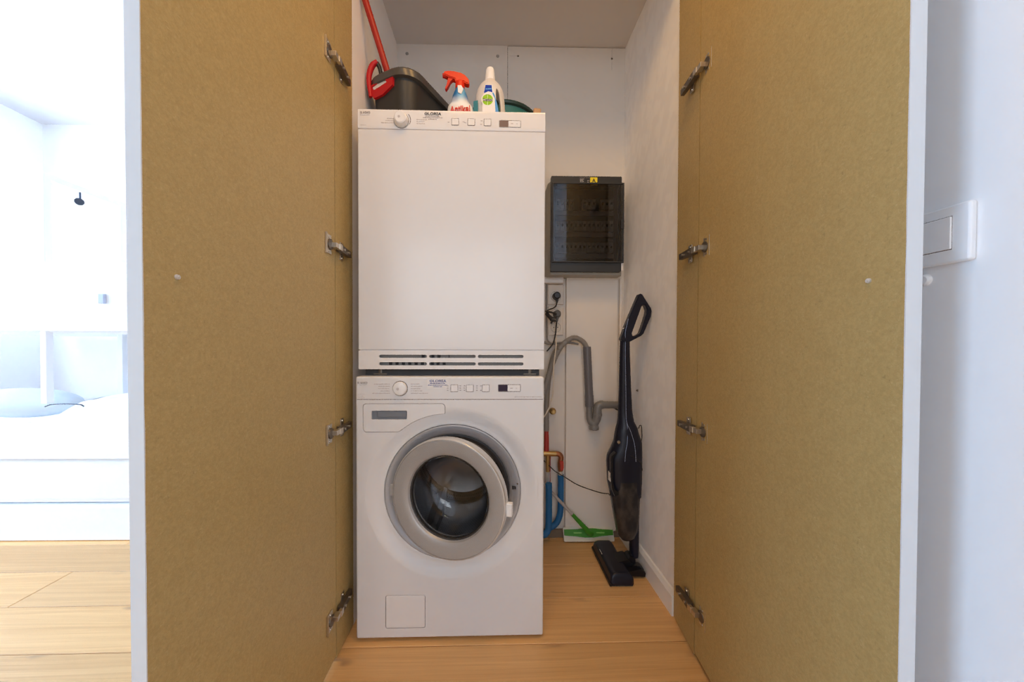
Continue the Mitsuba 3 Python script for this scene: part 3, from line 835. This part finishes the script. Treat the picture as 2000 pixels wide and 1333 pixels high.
BS = thing('washing_up_basin', 'round teal plastic basin with a dark rim behind the disinfectant bottle', 'basin')
bx0, by0 = .035, 1.560
part(BS, 'bowl', ring_lathe([(.0005, .0), (.105, .0), (.112, .004), (.148, .205), (.1520, .212), (.1480, .212), (.1080, .008), (.0005, .005)], 64, 'z', (bx0, by0, ZT)), 'teal_basin', 40)
part(BS, 'rim', ring_lathe([(.1490, .206), (.1580, .209), (.1600, .216), (.1570, .222), (.1500, .222), (.1475, .214)], 64, 'z', (bx0, by0, ZT)), 'teal_dark', 40)
BR = thing('scrubbing_brush', 'small tan wooden brush poking up at the right edge of the teal basin', 'brush')
brM = trimesh.transformations.translation_matrix([.158, 1.470, ZT]) @ trimesh.transformations.rotation_matrix(math.radians(6), [0, 1, 0])
m = rbox((-.016, -.012, .06), (.016, .012, .228), .006); m.apply_transform(brM)
part(BR, 'block', m, 'tan_wood')
m = cat(*[cyl((x, y, .0), (x, y, .062), .0035, .003, 6) for x in (-.011, -.004, .004, .011) for y in (-.008, 0, .008)]); m.apply_transform(brM)
part(BR, 'bristles', m, 'cable_white', 30, kind='stuff')

# ================================================================== FUSE BOX
FB = thing('fuse_box', 'grey fuse box with a smoked door on the back wall, yellow warning sticker on top', 'fuse box')
fx0, fx1, fz0, fz1 = .263, .583, 1.280, 1.709
yf = 1.600
part(FB, 'housing', tm(mf(hull([(x, y, z) for x, y in ((.255, 1.73), (.6, 1.73), (.600, 1.645), (.592, yf + .022), (.266, yf + .022), (.255, 1.645)) for z in (fz0 - .010, fz1 - .014)])) - mf(box((.285, 1.5, 1.318), (.570, 1.70, 1.680)))), 'case_grey', 20)
part(FB, 'front_cover', ext_xz(rrect(fx0, fx1, fz0, fz1, .004).difference(rrect(.272, .575, 1.325, 1.672, .002)), yf, yf + .022), 'case_dark', 30, 'dark front frame')
part(FB, 'inner_plate', box((.285, 1.672, 1.318), (.570, 1.676, 1.680)), 'rail_dark')
for rz in (1.600, 1.500, 1.400):
    part(FB, 'cover_strip', rbox((.287, 1.655, rz - .047), (.568, 1.660, rz - .026), .001), 'breaker')
    for i in range(13):
        if rz == 1.600 and i in (4, 5, 9):
            continue
        x = .292 + i * .0208
        b = part(FB, 'breaker', rbox((x, 1.643, rz - .022), (x + .0190, 1.670, rz + .023), .0012), 'breaker')
        part(b, 'toggle', rbox((x + .0055, 1.636, rz - .003), (x + .0135, 1.644, rz + .008), .001), 'rail_dark')
sd = part(FB, 'smoked_door', box((.268, yf - .006, 1.322), (.591, yf - .0055, 1.675)), 'smoked', False, 'smoked see-through door')
for x0, x1, z0, z1 in ((.266, .592, 1.672, 1.678), (.266, .592, 1.319, 1.325), (.586, .592, 1.325, 1.672), (.266, .272, 1.325, 1.672)):
    part(sd, 'door_edge', rbox((x0, yf - .009, z0), (x1, yf + .001, z1), .001), 'case_dark')
part(sd, 'grip', rbox((.577, yf - .012, 1.470), (.592, yf - .002, 1.512), .002), 'print_black')
part(sd, 'hinge_bar', rbox((.2645, yf - .010, 1.43), (.270, yf + .002, 1.57), .0015), 'print_black')
part(FB, 'corner_tab', rbox((.584, yf + .001, 1.285), (.592, yf + .018, 1.319), .001), 'button_white')
part(FB, 'side_tab', rbox((.5835, yf + .004, 1.680), (.5865, yf + .018, 1.706), .0008), 'button_white')
st = part(FB, 'warning_sticker', box((.4390, yf - .0008, 1.668), (.4720, yf, 1.7045)), 'sticker_yellow', False, 'yellow warning sticker')
tri = Polygon([(.4435, 1.675), (.4675, 1.675), (.4555, 1.700)])
part(st, 'triangle', ext_xz(tri.difference(tri.buffer(-.0026)), yf - .0013, yf - .0006), 'print_black')
part(st, 'bolt', ext_xz(Polygon([(.4570, 1.6945), (.4528, 1.6862), (.4550, 1.6862), (.4535, 1.6775), (.4582, 1.6882), (.4560, 1.6882)]), yf - .0013, yf - .0006), 'print_black')
il = part(FB, 'info_label', box((.3900, yf - .0006, 1.674), (.4385, yf, 1.704)), 'print_black', False, 'dark printed label')
part(il, 'print', cat(text_lines([.046], .3915, 1.7020, .004, .0009, False, yf - .0008, 41), text_lines([.018, .014, .020, .016], .3925, 1.6955, .0050, .0034, False, yf - .0008, 42), text_lines([.010, .008], .4260, 1.6900, .0075, .0022, False, yf - .0008, 43), text_lines([.046], .3915, 1.6760, .004, .0009, False, yf - .0008, 44)), 'print_pale')

# ================================================================== SOCKETS, PLUGS, CABLES
solo('junction_box', rbox((.225, 1.690, 1.2430), (.3395, 1.7299, 1.2715), .003), 'panel_plastic', 'small white box on the wall directly under the fuse box', 'junction box')
S1 = thing('socket_outlet', 'cream wall socket with a black plug, upper of the two beside the dryer', 'socket', 'wall sockets beside the dryer')
part(S1, 'plate', bevel_xz(rrect(.2685, .3465, 1.1425, 1.2420, .003), 1.7205, 1.7298, .003), 'socket_cream')
part(S1, 'socket_well', ring_lathe([(.0235, 1.7195), (.0250, 1.7203), (.0250, 1.723), (.0225, 1.723)], 32, 'y', (.308, 0, 1.183)), 'slot_grey')
S2 = thing('socket_outlet', 'cream double wall socket with a grey plug, lower of the two beside the dryer', 'socket', 'wall sockets beside the dryer')
part(S2, 'plate', bevel_xz(rrect(.2690, .3460, .9930, 1.1350, .003), 1.7205, 1.7298, .003), 'socket_cream')
for z in (1.096, 1.032):
    part(S2, 'socket_well', ring_lathe([(.0235, 1.7195), (.0250, 1.7203), (.0250, 1.723), (.0225, 1.723)], 32, 'y', (.308, 0, z)), 'slot_grey')
part(S2, 'socket_face', lathe([(0, 1.7204), (.0222, 1.7204), (.0222, 1.7215), (0, 1.7215)], 32, 'y', (.308, 0, 1.032)), 'cable_white')
part(S2, 'pin_hole', cat(*[cyl((.308 + d, 1.7199, 1.032), (.308 + d, 1.7208, 1.032), .0026, .0026, 10) for d in (-.0095, .0095)]), 'print_black', kind='stuff')
PB = thing('power_plug', 'round black power plug in the upper cream wall socket, its cord curling left', 'plug')
part(PB, 'plug_body', lathe([(0, 1.682), (.0120, 1.682), (.0168, 1.686), (.0180, 1.693), (.0180, 1.7203), (0, 1.7203)], 32, 'y', (.308, 0, 1.183)), 'black_plastic')
part(PB, 'strain_relief', tube([(.309, 1.697, 1.170), (.309, 1.695, 1.150)], [.008, .0042], 12, False), 'black_plastic')
part(PB, 'cord', tube([(.309, 1.695, 1.152), (.304, 1.692, 1.135), (.293, 1.690, 1.124), (.278, 1.688, 1.118), (.262, 1.690, 1.110), (.262, 1.692, 1.085), (.280, 1.689, 1.068), (.297, 1.688, 1.066)], .0030, 8), 'cable_black', 40)
PG = thing('power_plug', 'round dark grey power plug in the lower cream double socket', 'plug')
part(PG, 'plug_body', lathe([(0, 1.683), (.0115, 1.683), (.0165, 1.687), (.0178, 1.694), (.0178, 1.7203), (0, 1.7203)], 32, 'y', (.311, 0, 1.096)), 'grey_plug')
part(PG, 'strain_relief', tube([(.311, 1.697, 1.083), (.309, 1.695, 1.060)], [.008, .0042], 12, False), 'grey_plug')
part(PG, 'cord', tube([(.309, 1.695, 1.062), (.305, 1.694, 1.030), (.302, 1.695, .995), (.290, 1.700, .95), (.262, 1.705, .915)], .0030, 8), 'cable_black', 40)
solo('cable_loop', cat(tube([(.250, 1.684, 1.108), (.270, 1.682, 1.104), (.292, 1.682, 1.098), (.305, 1.681, 1.092)], .0042, 8), tube([(.252, 1.686, 1.095), (.268, 1.682, 1.080), (.280, 1.680, 1.062), (.302, 1.679, 1.061)], .0042, 8),
      tube([(.262, 1.676, 1.100), (.270, 1.674, 1.082), (.282, 1.672, 1.060), (.276, 1.674, 1.048)], .0046, 8), tube([(.270, 1.674, 1.085), (.285, 1.672, 1.075), (.299, 1.673, 1.078)], .0045, 8)), 'cable_black', 'tangled black cable bundled beside the grey plug', 'cable', 40)
solo('white_cable', tube([(.306, 1.714, .992), (.302, 1.680, .965), (.297, 1.652, .930), (.284, 1.638, .838), (.2835, 1.635, .750), (.273, 1.635, .680), (.246, 1.635, .620), (.20, 1.650, .56)], .0030, 8), 'cable_white', 'thin off-white cable hanging from below the lower socket', 'cable', 40)
solo('grey_hose', tube([(.243, 1.712, .962), (.262, 1.712, .956), (.281, 1.708, .953), (.342, 1.688, .957), (.375, 1.686, .957), (.411, 1.684, .950)], [.006, .006, .006, .006, .006, .0045], 10), 'hose_grey', 'thin grey hose end lying under the arched drain hose', 'hose', 40)
solo('wall_cable', tube([(.262, 1.722, 1.24), (.262, 1.718, 1.10), (.264, 1.716, 1.0), (.268, 1.712, .97), (.285, 1.710, .955), (.31, 1.712, .960)], .0038, 8), 'hose_grey', 'grey cable running down the wall left of the two sockets', 'cable', 40)

# ================================================================== DRAIN
DH = thing('drain_hose', 'grey drain hose arching from behind the washing machine into the dark waste pipe', 'hose')
path = spline([(.215, 1.690, .55), (.232, 1.685, .65), (.253, 1.675, .75), (.277, 1.668, .837), (.308, 1.662, .913), (.340, 1.66, .957), (.384, 1.66, .980), (.424, 1.66, .964), (.443, 1.66, .934), (.447, 1.66, .90)], 18)
tt = np.linspace(0, 1, len(path))
part(DH, 'hose', tube(path, .0118 + .0007 * np.sin(np.arange(len(path)) * PI * .9), 16, False), 'hose_grey', 40)
DH2 = solo('hose', tube([(.262, 1.70, .53), (.262, 1.70, .65), (.268, 1.698, .76), (.284, 1.692, .86), (.300, 1.682, .91), (.325, 1.684, .945)], .0125, 14), 'hose_grey', 'straight grey hose running up the wall behind the drain hose', 'hose', 40)
WP = thing('waste_pipe', 'dark grey plastic waste trap with an elbow running right, fixed on the cream casing', 'drain pipe')
part(WP, 'standpipe', tube([(.4455, 1.66, .938), (.4535, 1.66, .78), (.4580, 1.66, .694)], .0185, 24, False), 'pvc_dark', 30)
part(WP, 'standpipe_socket', tube([(.4575, 1.66, .710), (.4590, 1.66, .655)], [.0205, .0205], 24, False), 'pvc_dark', 30)
part(WP, 'trap_bend', tube([(.457, 1.66, .660), (.4575, 1.66, .610), (.4610, 1.66, .592), (.4690, 1.66, .580), (.480, 1.66, .576)], [.0135, .0135, .014, .0155, .017], 20), 'pvc_grey', 40)
part(WP, 'trap_body', tube([(.476, 1.658, .572), (.488, 1.657, .588), (.4945, 1.655, .612), (.4950, 1.655, .640), (.4965, 1.655, .655)], [.0185, .020, .0205, .0205, .0205], 24), 'pvc_grey', 40)
part(WP, 'trap_collar', ring_lathe([(.0205, -.006), (.0225, -.005), (.0225, .005), (.0205, .006)], 28, 'z', (.495, 1.655, .618)), 'pvc_grey')
part(WP, 'trap_cap', lathe([(0, -.018), (.0205, -.018), (.0230, -.015), (.0230, -.003), (.0215, 0), (.0195, .003), (.0195, .02), (0, .02)], 28, 'z', (.481, 1.659, .563)), 'pvc_grey', 30, 'screw cap under the trap')
part(WP, 'elbow', tube([(.4955, 1.655, .640), (.4970, 1.655, .653), (.5030, 1.655, .661), (.5130, 1.655, .664), (.522, 1.655, .664)], .0195, 24), 'pvc_grey', 40)
part(WP, 'outlet_pipe', tube([(.516, 1.655, .6635), (.600, 1.658, .6635), (.642, 1.66, .6635)], .0172, 24, False), 'pvc_grey', 30)
part(WP, 'clip', tube([(.590, 1.70, .645), (.592, 1.672, .640), (.594, 1.658, .640)], .004, 8), 'rubber')
solo('white_conduit', tube([(.624, 1.716, .02), (.624, 1.716, 1.27)], .0070, 14, False), 'casing_cream', 'thin white conduit standing between the casing and the right wall', 'conduit')

# ================================================================== WATER SUPPLY
solo('wall_tap', cat(lathe([(0, 1.695), (.010, 1.695), (.0125, 1.699), (.0125, 1.712), (.016, 1.716), (.016, 1.7298), (0, 1.7298)], 24, 'y', (.295, 0, .622)), rbox((.288, 1.689, .615), (.302, 1.696, .629), .002)), 'brass', 'round brass plug in the back wall above the red hose', 'pipe fitting')
WS = thing('water_manifold', 'brass water pipe fitting with a red lever low on the back wall', 'pipe fitting')
part(WS, 'crossbar', tube([(.215, 1.69, .423), (.255, 1.69, .423), (.308, 1.69, .422)], [.0135, .0135, .0125], 18, False), 'brass', 30)
part(WS, 'elbow', tube([(.306, 1.69, .422), (.322, 1.69, .419), (.331, 1.69, .408), (.332, 1.69, .392)], .0125, 16), 'copper', 40)
part(WS, 'valve', tube([(.330, 1.69, .395), (.330, 1.69, .375), (.330, 1.69, .36), (.330, 1.69, .338)], [.012, .015, .015, .011], 16, False), 'copper', 30)
part(WS, 'lever', hull([(x, y, z) for x, z in ((.322, .392), (.338, .392), (.341, .36), (.336, .348), (.326, .348)) for y in (1.668, 1.676)]), 'valve_red', 30, 'red lever')
part(WS, 'stub', tube([(.267, 1.69, .415), (.267, 1.69, .385), (.268, 1.69, .350), (.268, 1.69, .330)], [.011, .0105, .009, .0085], 16, False), 'brass', 30)
part(WS, 'union_nut', tube([(.268, 1.69, .335), (.268, 1.69, .312), (.2685, 1.69, .285)], [.0115, .0115, .0095], 8, False), 'chrome', False)
part(WS, 'back_pipe', tube([(.278, 1.712, .42), (.278, 1.712, .24)], .007, 12, False), 'hose_red', 30)
part(WS, 'valve_tail', tube([(.330, 1.69, .340), (.3295, 1.69, .318)], [.007, .011], 14, False), 'cable_white', 30)
solo('red_hose', tube([(.262, 1.70, .545), (.262, 1.698, .50), (.262, 1.695, .432)], [.0095, .0115, .0125], 16, False), 'hose_red', 'short red hose standing above the brass water fitting', 'hose')
solo('blue_hose', tube([(.3295, 1.69, .320), (.3310, 1.69, .29), (.3310, 1.69, .18), (.3270, 1.69, .125), (.3100, 1.69, .085), (.285, 1.69, .066), (.262, 1.69, .060)], .0148, 16), 'hose_blue', 'blue hose curving down from the red lever valve to the lower left', 'hose', 40, 'blue water hoses')
solo('blue_hose', tube([(.268, 1.662, .290), (.2690, 1.662, .228), (.2690, 1.662, .14), (.268, 1.662, .085), (.262, 1.660, .060), (.245, 1.660, .045), (.225, 1.66, .055)], .0155, 16), 'hose_blue', 'blue hose hanging straight down beside the washing machine', 'hose', 40, 'blue water hoses')

# ================================================================== FLAT MOP
FM = thing('flat_mop', 'green flat floor mop with a pale pad leaning on the foot of the back wall', 'mop')
c0 = np.array([.466, 1.678, .030])
up = np.array([0, .030, .052]); up /= np.linalg.norm(up)
nr = np.array([0, -up[2], up[1]])
def mp(x, u, d): return np.array([.466 + x, 1.668, .006]) + up * u + nr * d
def plate(poly, d0, d1):
    m = trimesh.creation.extrude_polygon(poly, d1 - d0, engine='earcut')
    m.vertices = np.array([mp(a, b, c + d0) for a, b, c in m.vertices])
    if m.volume < 0: m.invert()
    return m
hp = LineString([(-.118, 0.036), (.115, .036)])
part(FM, 'pad', plate(rrect(-.122, .120, .0, .062, .006), -.006, .004), 'mop_pad', 30, 'pale cleaning pad')
bow = Polygon([(-.119, .026), (-.119, .052), (-.06, .052), (-.03, .056), (.03, .056), (.06, .052), (.116, .049), (.116, .027), (.06, .023), (.02, .017), (-.02, .017), (-.06, .022)])
part(FM, 'head', plate(bow, .0041, .011), 'mop_green', 30, 'green mop plate')
part(FM, 'head_groove', plate(rrect(-.075, -.035, .034, .040, .0025), .011, .0125), 'mop_light')
part(FM, 'head_groove', plate(rrect(.035, .075, .034, .040, .0025), .011, .0125), 'mop_light')
part(FM, 'joint', tube([mp(.006, .036, .008), mp(-.004, .040, .026), mp(-.018, .048, .036)], [.018, .0145, .011], 14), 'mop_green', 40)
p1 = mp(-.012, .046, .034)
p2, p3 = np.array([.381, 1.664, .140]), np.array([.256, 1.672, .273])
part(FM, 'handle_socket', tube([p1, p2], [.0115, .0085], 14, False), 'mop_green', 30, 'green handle socket')
part(FM, 'pole', tube([p2 + (p1 - p2) * .05, p3, p3 + (p3 - p2) * 1.5], .0072, 14, False), 'mop_pole', 30, 'grey pole')

# ================================================================== STICK VACUUM
VC = thing('stick_vacuum', 'dark navy stick vacuum cleaner leaning upright on the right cupboard wall', 'vacuum cleaner')
hy = 1.425
def sec(xl, xr, hd, z, y=1.44, n=28, p=2.6):
    a = np.linspace(0, 2 * PI, n, endpoint=False)
    c, s = np.cos(a), np.sin(a)
    return np.stack([(xl + xr) / 2 + (xr - xl) / 2 * np.sign(c) * np.abs(c) ** (2 / p), y + hd * np.sign(s) * np.abs(s) ** (2 / p), np.full(n, z)], 1)
stem = [(.5190, .5540, .016, .975, 1.428), (.5205, .5564, .017, .960, 1.430), (.520, .5604, .018, .8884, 1.434), (.5196, .5674, .019, .7609, 1.438), (.5179, .5736, .021, .6757, 1.44), (.5167, .5803, .026, .6335, 1.44), (.5100, .5950, .032, .606, 1.44)]
part(VC, 'stem', loft([sec(a, b, d, z, y) for a, b, d, z, y in stem]), 'vac_navy', 40)
outl = Polygon([(.515, .969), (.527, 1.003), (.533, 1.022), (.546, 1.053), (.587, 1.150), (.594, 1.1535), (.602, 1.150), (.6385, 1.093), (.6395, 1.083), (.637, 1.062), (.608, .993), (.599, .984), (.551, .959), (.530, .955)])
hol = Polygon([(.604, 1.110), (.613, 1.108), (.621, 1.089), (.6195, 1.072), (.597, 1.001), (.591, .991), (.572, .982), (.563, .982), (.559, .993), (.597, 1.100)]).buffer(-.001)
outl = outl.buffer(-.004).buffer(.004)
h1 = mf(ext_xz(outl.difference(hol.buffer(.0)), hy - .011, hy + .011))
h2 = mf(ext_xz(outl.buffer(-.004).difference(hol.buffer(.004)), hy - .0145, hy + .0145))
part(VC, 'handle', tm(h1 + h2), 'vac_navy', 35, 'closed loop handle')
part(VC, 'power_slide', hull([(x, y, z) for x, z in ((.5295, 1.012), (.5415, 1.042), (.5460, 1.042), (.5350, 1.012)) for y in (hy - .008, hy + .008)]), 'switch_white', 30, 'white slide switch')
bodyp = [(.5100, .5950, .032, .606), (.5057, .600, .036, .585), (.5004, .6121, .040, .550), (.4869, .6132, .043, .5173), (.4746, .6142, .045, .494), (.4716, .6142, .046, .470), (.4762, .6135, .046, .384), (.4883, .6106, .045, .327)]
part(VC, 'motor_body', loft([sec(a, b, d, z) for a, b, d, z in bodyp]), 'vac_navy', 40)
cup = [(.4862, .6055, .0475, .395), (.4883, .6050, .0475, .327), (.5027, .6020, .045, .2435), (.5138, .5960, .041, .1881), (.5230, .5850, .034, .160), (.5330, .5700, .024, .148)]
part(VC, 'dust_cup', loft([sec(a, b, d, z) for a, b, d, z in cup]), 'vac_cup', 40, 'dusty see-through dust cup')
grip = Polygon([(.4715, .494), (.4735, .505), (.4900, .5200), (.4960, .5185), (.4800, .497), (.4800, .40), (.4870, .372), (.5020, .360), (.5020, .350), (.488, .345), (.4760, .375), (.4716, .42)])
part(VC, 'hand_grip', ext_xz(grip, 1.44 - .053, 1.44 - .030), 'vac_black', 30)
part(VC, 'grip_light', hull([(x, y, z) for x, z in ((.4712, .435), (.4712, .400), (.4745, .400), (.4745, .435)) for y in (1.395, 1.42)]), 'milk_dull')
part(VC, 'release_button', lathe([(0, -.004), (.0058, -.0035), (.0065, 0), (0, 0)], 20, 'y', (.5055, 1.399, .558)), 'steel', label='round silver button')
def front_line(pts, r, m, nm):
    part(VC, nm, tube([(x, y, z) for x, y, z in pts], r, 6), m, 40)
front_line([(.545, hy - .0150, 1.052), (.533, hy - .0155, 1.000), (.5345, 1.4125, .960), (.536, 1.4155, .888), (.540, 1.4185, .761), (.5415, 1.4185, .676), (.543, 1.413, .633), (.5560, 1.4075, .600), (.5680, 1.4000, .555), (.5720, 1.3960, .520), (.5735, 1.3940, .480)], .0011, 'vac_trim', 'trim_line')
front_line([(.543, 1.413, .633), (.5445, 1.4085, .600), (.5400, 1.3995, .555), (.5330, 1.3960, .520), (.5290, 1.3935, .480)], .0011, 'vac_trim', 'trim_line')
front_line([(.5520, 1.3935, .505), (.5800, 1.3960, .488), (.5980, 1.4010, .470), (.6060, 1.4090, .440)], .0016, 'cable_black', 'charging_lead')
neck = [(.577, .6120, .022, .33), (.578, .6130, .022, .20), (.579, .6140, .021, .09), (.582, .612, .019, .060)]
part(VC, 'pole', loft([sec(a, b, d, z, 1.462) for a, b, d, z in neck]), 'vac_navy', 40)
part(VC, 'neck_joint', cat(cyl((.578, 1.440, .052), (.578, 1.487, .052), .017, .017, 20), tube([(.595, 1.463, .075), (.58, 1.463, .052), (.545, 1.470, .040)], [.017, .016, .014], 14)), 'vac_black', 30)
nz = [(x, y, z) for y0, y1 in ((1.358, 1.612),) for x, z in ((.463, .012), (.470, .044), (.488, .050), (.540, .050), (.556, .030), (.556, .006), (.468, .006)) for y in (y0 + (.010 if z > .03 else 0), y1 - (.010 if z > .03 else 0))]
NZ = part(VC, 'floor_nozzle', smoothed(m3.Manifold.hull_points(np.array(nz)), .012, 6), 'vac_navy', 50, 'wide floor nozzle')
part(NZ, 'bumper', rbox((.460, 1.356, .003), (.468, 1.614, .016), .003), 'vac_black')
part(NZ, 'sole', box((.468, 1.364, .0), (.554, 1.606, .006)), 'rubber')
part(NZ, 'bridge', hull([(x, y, z) for x, z in ((.500, .045), (.560, .060), (.585, .045), (.585, .012), (.545, .010)) for y in (1.435, 1.50)]), 'vac_black', 20)
part(NZ, 'label_print', cat(*[box((.4700, 1.525 - .008 * i, .0500), (.4725, 1.529 - .008 * i, .0512)) for i in range(5)]), 'milk_dull', kind='stuff')
part(NZ, 'wheel', cyl((.604, 1.425, .020), (.604, 1.452, .020), .020, .020, 20), 'rubber')
part(NZ, 'wheel_arm', hull([(x, y, z) for x, z in ((.555, .012), (.555, .030), (.604, .040), (.622, .024), (.620, .008)) for y in (1.405, 1.432)]), 'vac_black', 20)

solo('charging_cable', tube([(.250, 1.700, .385), (.274, 1.68, .366), (.300, 1.664, .345), (.342, 1.655, .322), (.400, 1.65, .288), (.456, 1.65, .266), (.500, 1.62, .262), (.517, 1.585, .272), (.505, 1.52, .300), (.488, 1.445, .325), (.4840, 1.430, .350)], .0021, 8), 'cable_black', 'thin black charging cable sagging in front of the casing to the vacuum cleaner', 'cable', 40)
solo('charging_cable', tube([(.6085, 1.455, .600), (.620, 1.47, .608), (.632, 1.482, .602), (.637, 1.49, .580), (.635, 1.485, .550), (.622, 1.468, .525), (.6120, 1.452, .515)], .0019, 8), 'cable_black', 'short black cable loop behind the vacuum cleaner on the right wall', 'cable', 40)
solo('wall_screw', lathe([(0, -.008), (.003, -.0075), (.0045, -.002), (.0045, 0)], 12, 'z'), 'hinge_dark', 'small dark screw in the right cupboard wall beside the vacuum stem', 'screw')
scene['wall_screw']['to_world'] = T().translate([.643, 1.548, .746]).rotate([0, 1, 0], 90)

# ================================================================== BEDROOM
BD = thing('bed', 'white box bed in the bright room on the left', 'bed')
part(BD, 'base', rbox((-3.2, 1.725, .0), (-.80, 2.70, .168), .004), 'bed_white')
part(BD, 'front_board', rbox((-3.2, 1.712, .003), (-.80, 1.727, .164), .003), 'bed_white')
part(BD, 'mattress', rbox((-3.18, 1.722, .172), (-.80, 2.68, .392), .035), 'bed_white')
nx, ny = 90, 40
gx, gy = np.meshgrid(np.linspace(-3.15, -.80, nx), np.linspace(1.705, 2.66, ny), indexing='ij')
edge = np.clip((gy - 1.705) / .16, 0, 1)
zz = .400 + .255 * np.sqrt(1 - (1 - edge) ** 2) + .065 * (nfbm(np.stack([gx * 4, gy * 4, gx * 0], -1)) - .5) + .035 * np.clip((gx + 2.1) / .5, 0, 1) - .15 * edge * np.clip((-2.10 - gx) / .14, 0, 1)
v = np.vstack([np.stack([gx, gy, zz], -1).reshape(-1, 3), np.stack([gx, gy, gx * 0 + .398], -1).reshape(-1, 3)])
f = []
for i in range(nx - 1):
    for j in range(ny - 1):
        a = i * ny + j
        f += [[a, a + ny, a + ny + 1], [a, a + ny + 1, a + 1]]
N = nx * ny
f += [[x + N, z + N, y + N] for x, y, z in f]
rim = [i * ny for i in range(nx)] + [(nx - 1) * ny + j for j in range(1, ny)] + [i * ny + ny - 1 for i in range(nx - 2, -1, -1)] + [j for j in range(ny - 2, 0, -1)]
for a, b in zip(rim, rim[1:] + rim[:1]):
    f += [[a, a + N, b], [b, a + N, b + N]]
solo('duvet', trimesh.Trimesh(v, np.array(f), process=False), 'duvet_cloth', 'puffy white duvet spread over the white bed', 'duvet', 40)
pw = trimesh.creation.icosphere(4); pw.vertices *= [.30, .10, .075]; pw.vertices *= 1 + .1 * (nfbm(pw.vertices * 9)[:, None] - .5)
pw.apply_translation([-2.42, 1.86, .640])
solo('pillow', pw, 'pillow_blue', 'pale blue-grey pillow lying on the white duvet', 'pillow', True)
solo('phone_cord', tube([(-2.166, 1.745, .640), (-2.13, 1.742, .651), (-2.06, 1.742, .654), (-2.0, 1.745, .650), (-1.985, 1.748, .640)], .0026, 6), 'dark_metal', 'thin dark cord lying on the white duvet', 'cord', 40)
BF = thing('bed_canopy', 'white bunk frame with posts and a side panel above the bed', 'bed frame')
part(BF, 'post', rbox((-2.175, 1.735, .655), (-2.145, 1.765, 1.755), .003), 'bed_white')
part(BF, 'post', rbox((-2.175, 2.085, .655), (-2.145, 2.115, 1.755), .003), 'bed_white')
part(BF, 'top_rail', rbox((-3.2, 1.735, 1.738), (-2.145, 1.765, 1.765), .003), 'bed_white')
part(BF, 'top_rail', rbox((-2.178, 1.735, 1.738), (-2.145, 2.115, 1.765), .003), 'bed_white')
part(BF, 'side_panel', rbox((-3.2, 1.722, 1.005), (-.80, 1.742, 1.335), .004), 'bed_white')
part(BF, 'bunk_base', rbox((-3.2, 1.745, 1.00), (-.80, 2.70, 1.04), .004), 'bed_white')
SPT = thing('spotlight', 'tiny dark spotlight head under the top rail of the white bunk frame', 'lamp')
part(SPT, 'head', tube([(-2.165, 1.90, 1.692), (-2.15, 1.885, 1.684)], [.012, .018], 16, False), 'dark_metal')
part(SPT, 'stem', tube([(-2.163, 1.90, 1.692), (-2.163, 1.90, 1.740)], .004, 8, False), 'dark_metal')
solo('wall_unit', rbox((-1.868, 1.708, 1.137), (-1.843, 1.7218, 1.182), .002), 'box_grey', 'tiny grey box on the white side panel of the bunk frame', 'switch box')

# ceiling lamps in front of the cupboard (their light and shade)
a = np.linspace(0, 2 * PI, 40, endpoint=False)
for (lx, ly), side in zip(LAMP_POS, ('nearer the left door', 'nearer the right door')):
    CL = thing('ceiling_lamp', 'warm round ceiling lamp in front of the cupboard, ' + side, 'lamp', 'warm ceiling lamps')
    part(CL, 'base', cyl((lx, ly, 2.580), (lx, ly, 2.600), .11, .11, 40), 'white_paint')
    v = np.vstack([np.stack([lx + .085 * np.cos(a), ly + .085 * np.sin(a), a * 0 + 2.579], 1), [[lx, ly, 2.579]]])
    f = np.array([[40, (i + 1) % 40, i] for i in range(40)])
    scene[CL + '__diffuser'] = mikit.ply((v, f), 'white_paint', emitter={'type': 'area', 'radiance': {'type': 'rgb', 'value': list(LAMP)}})
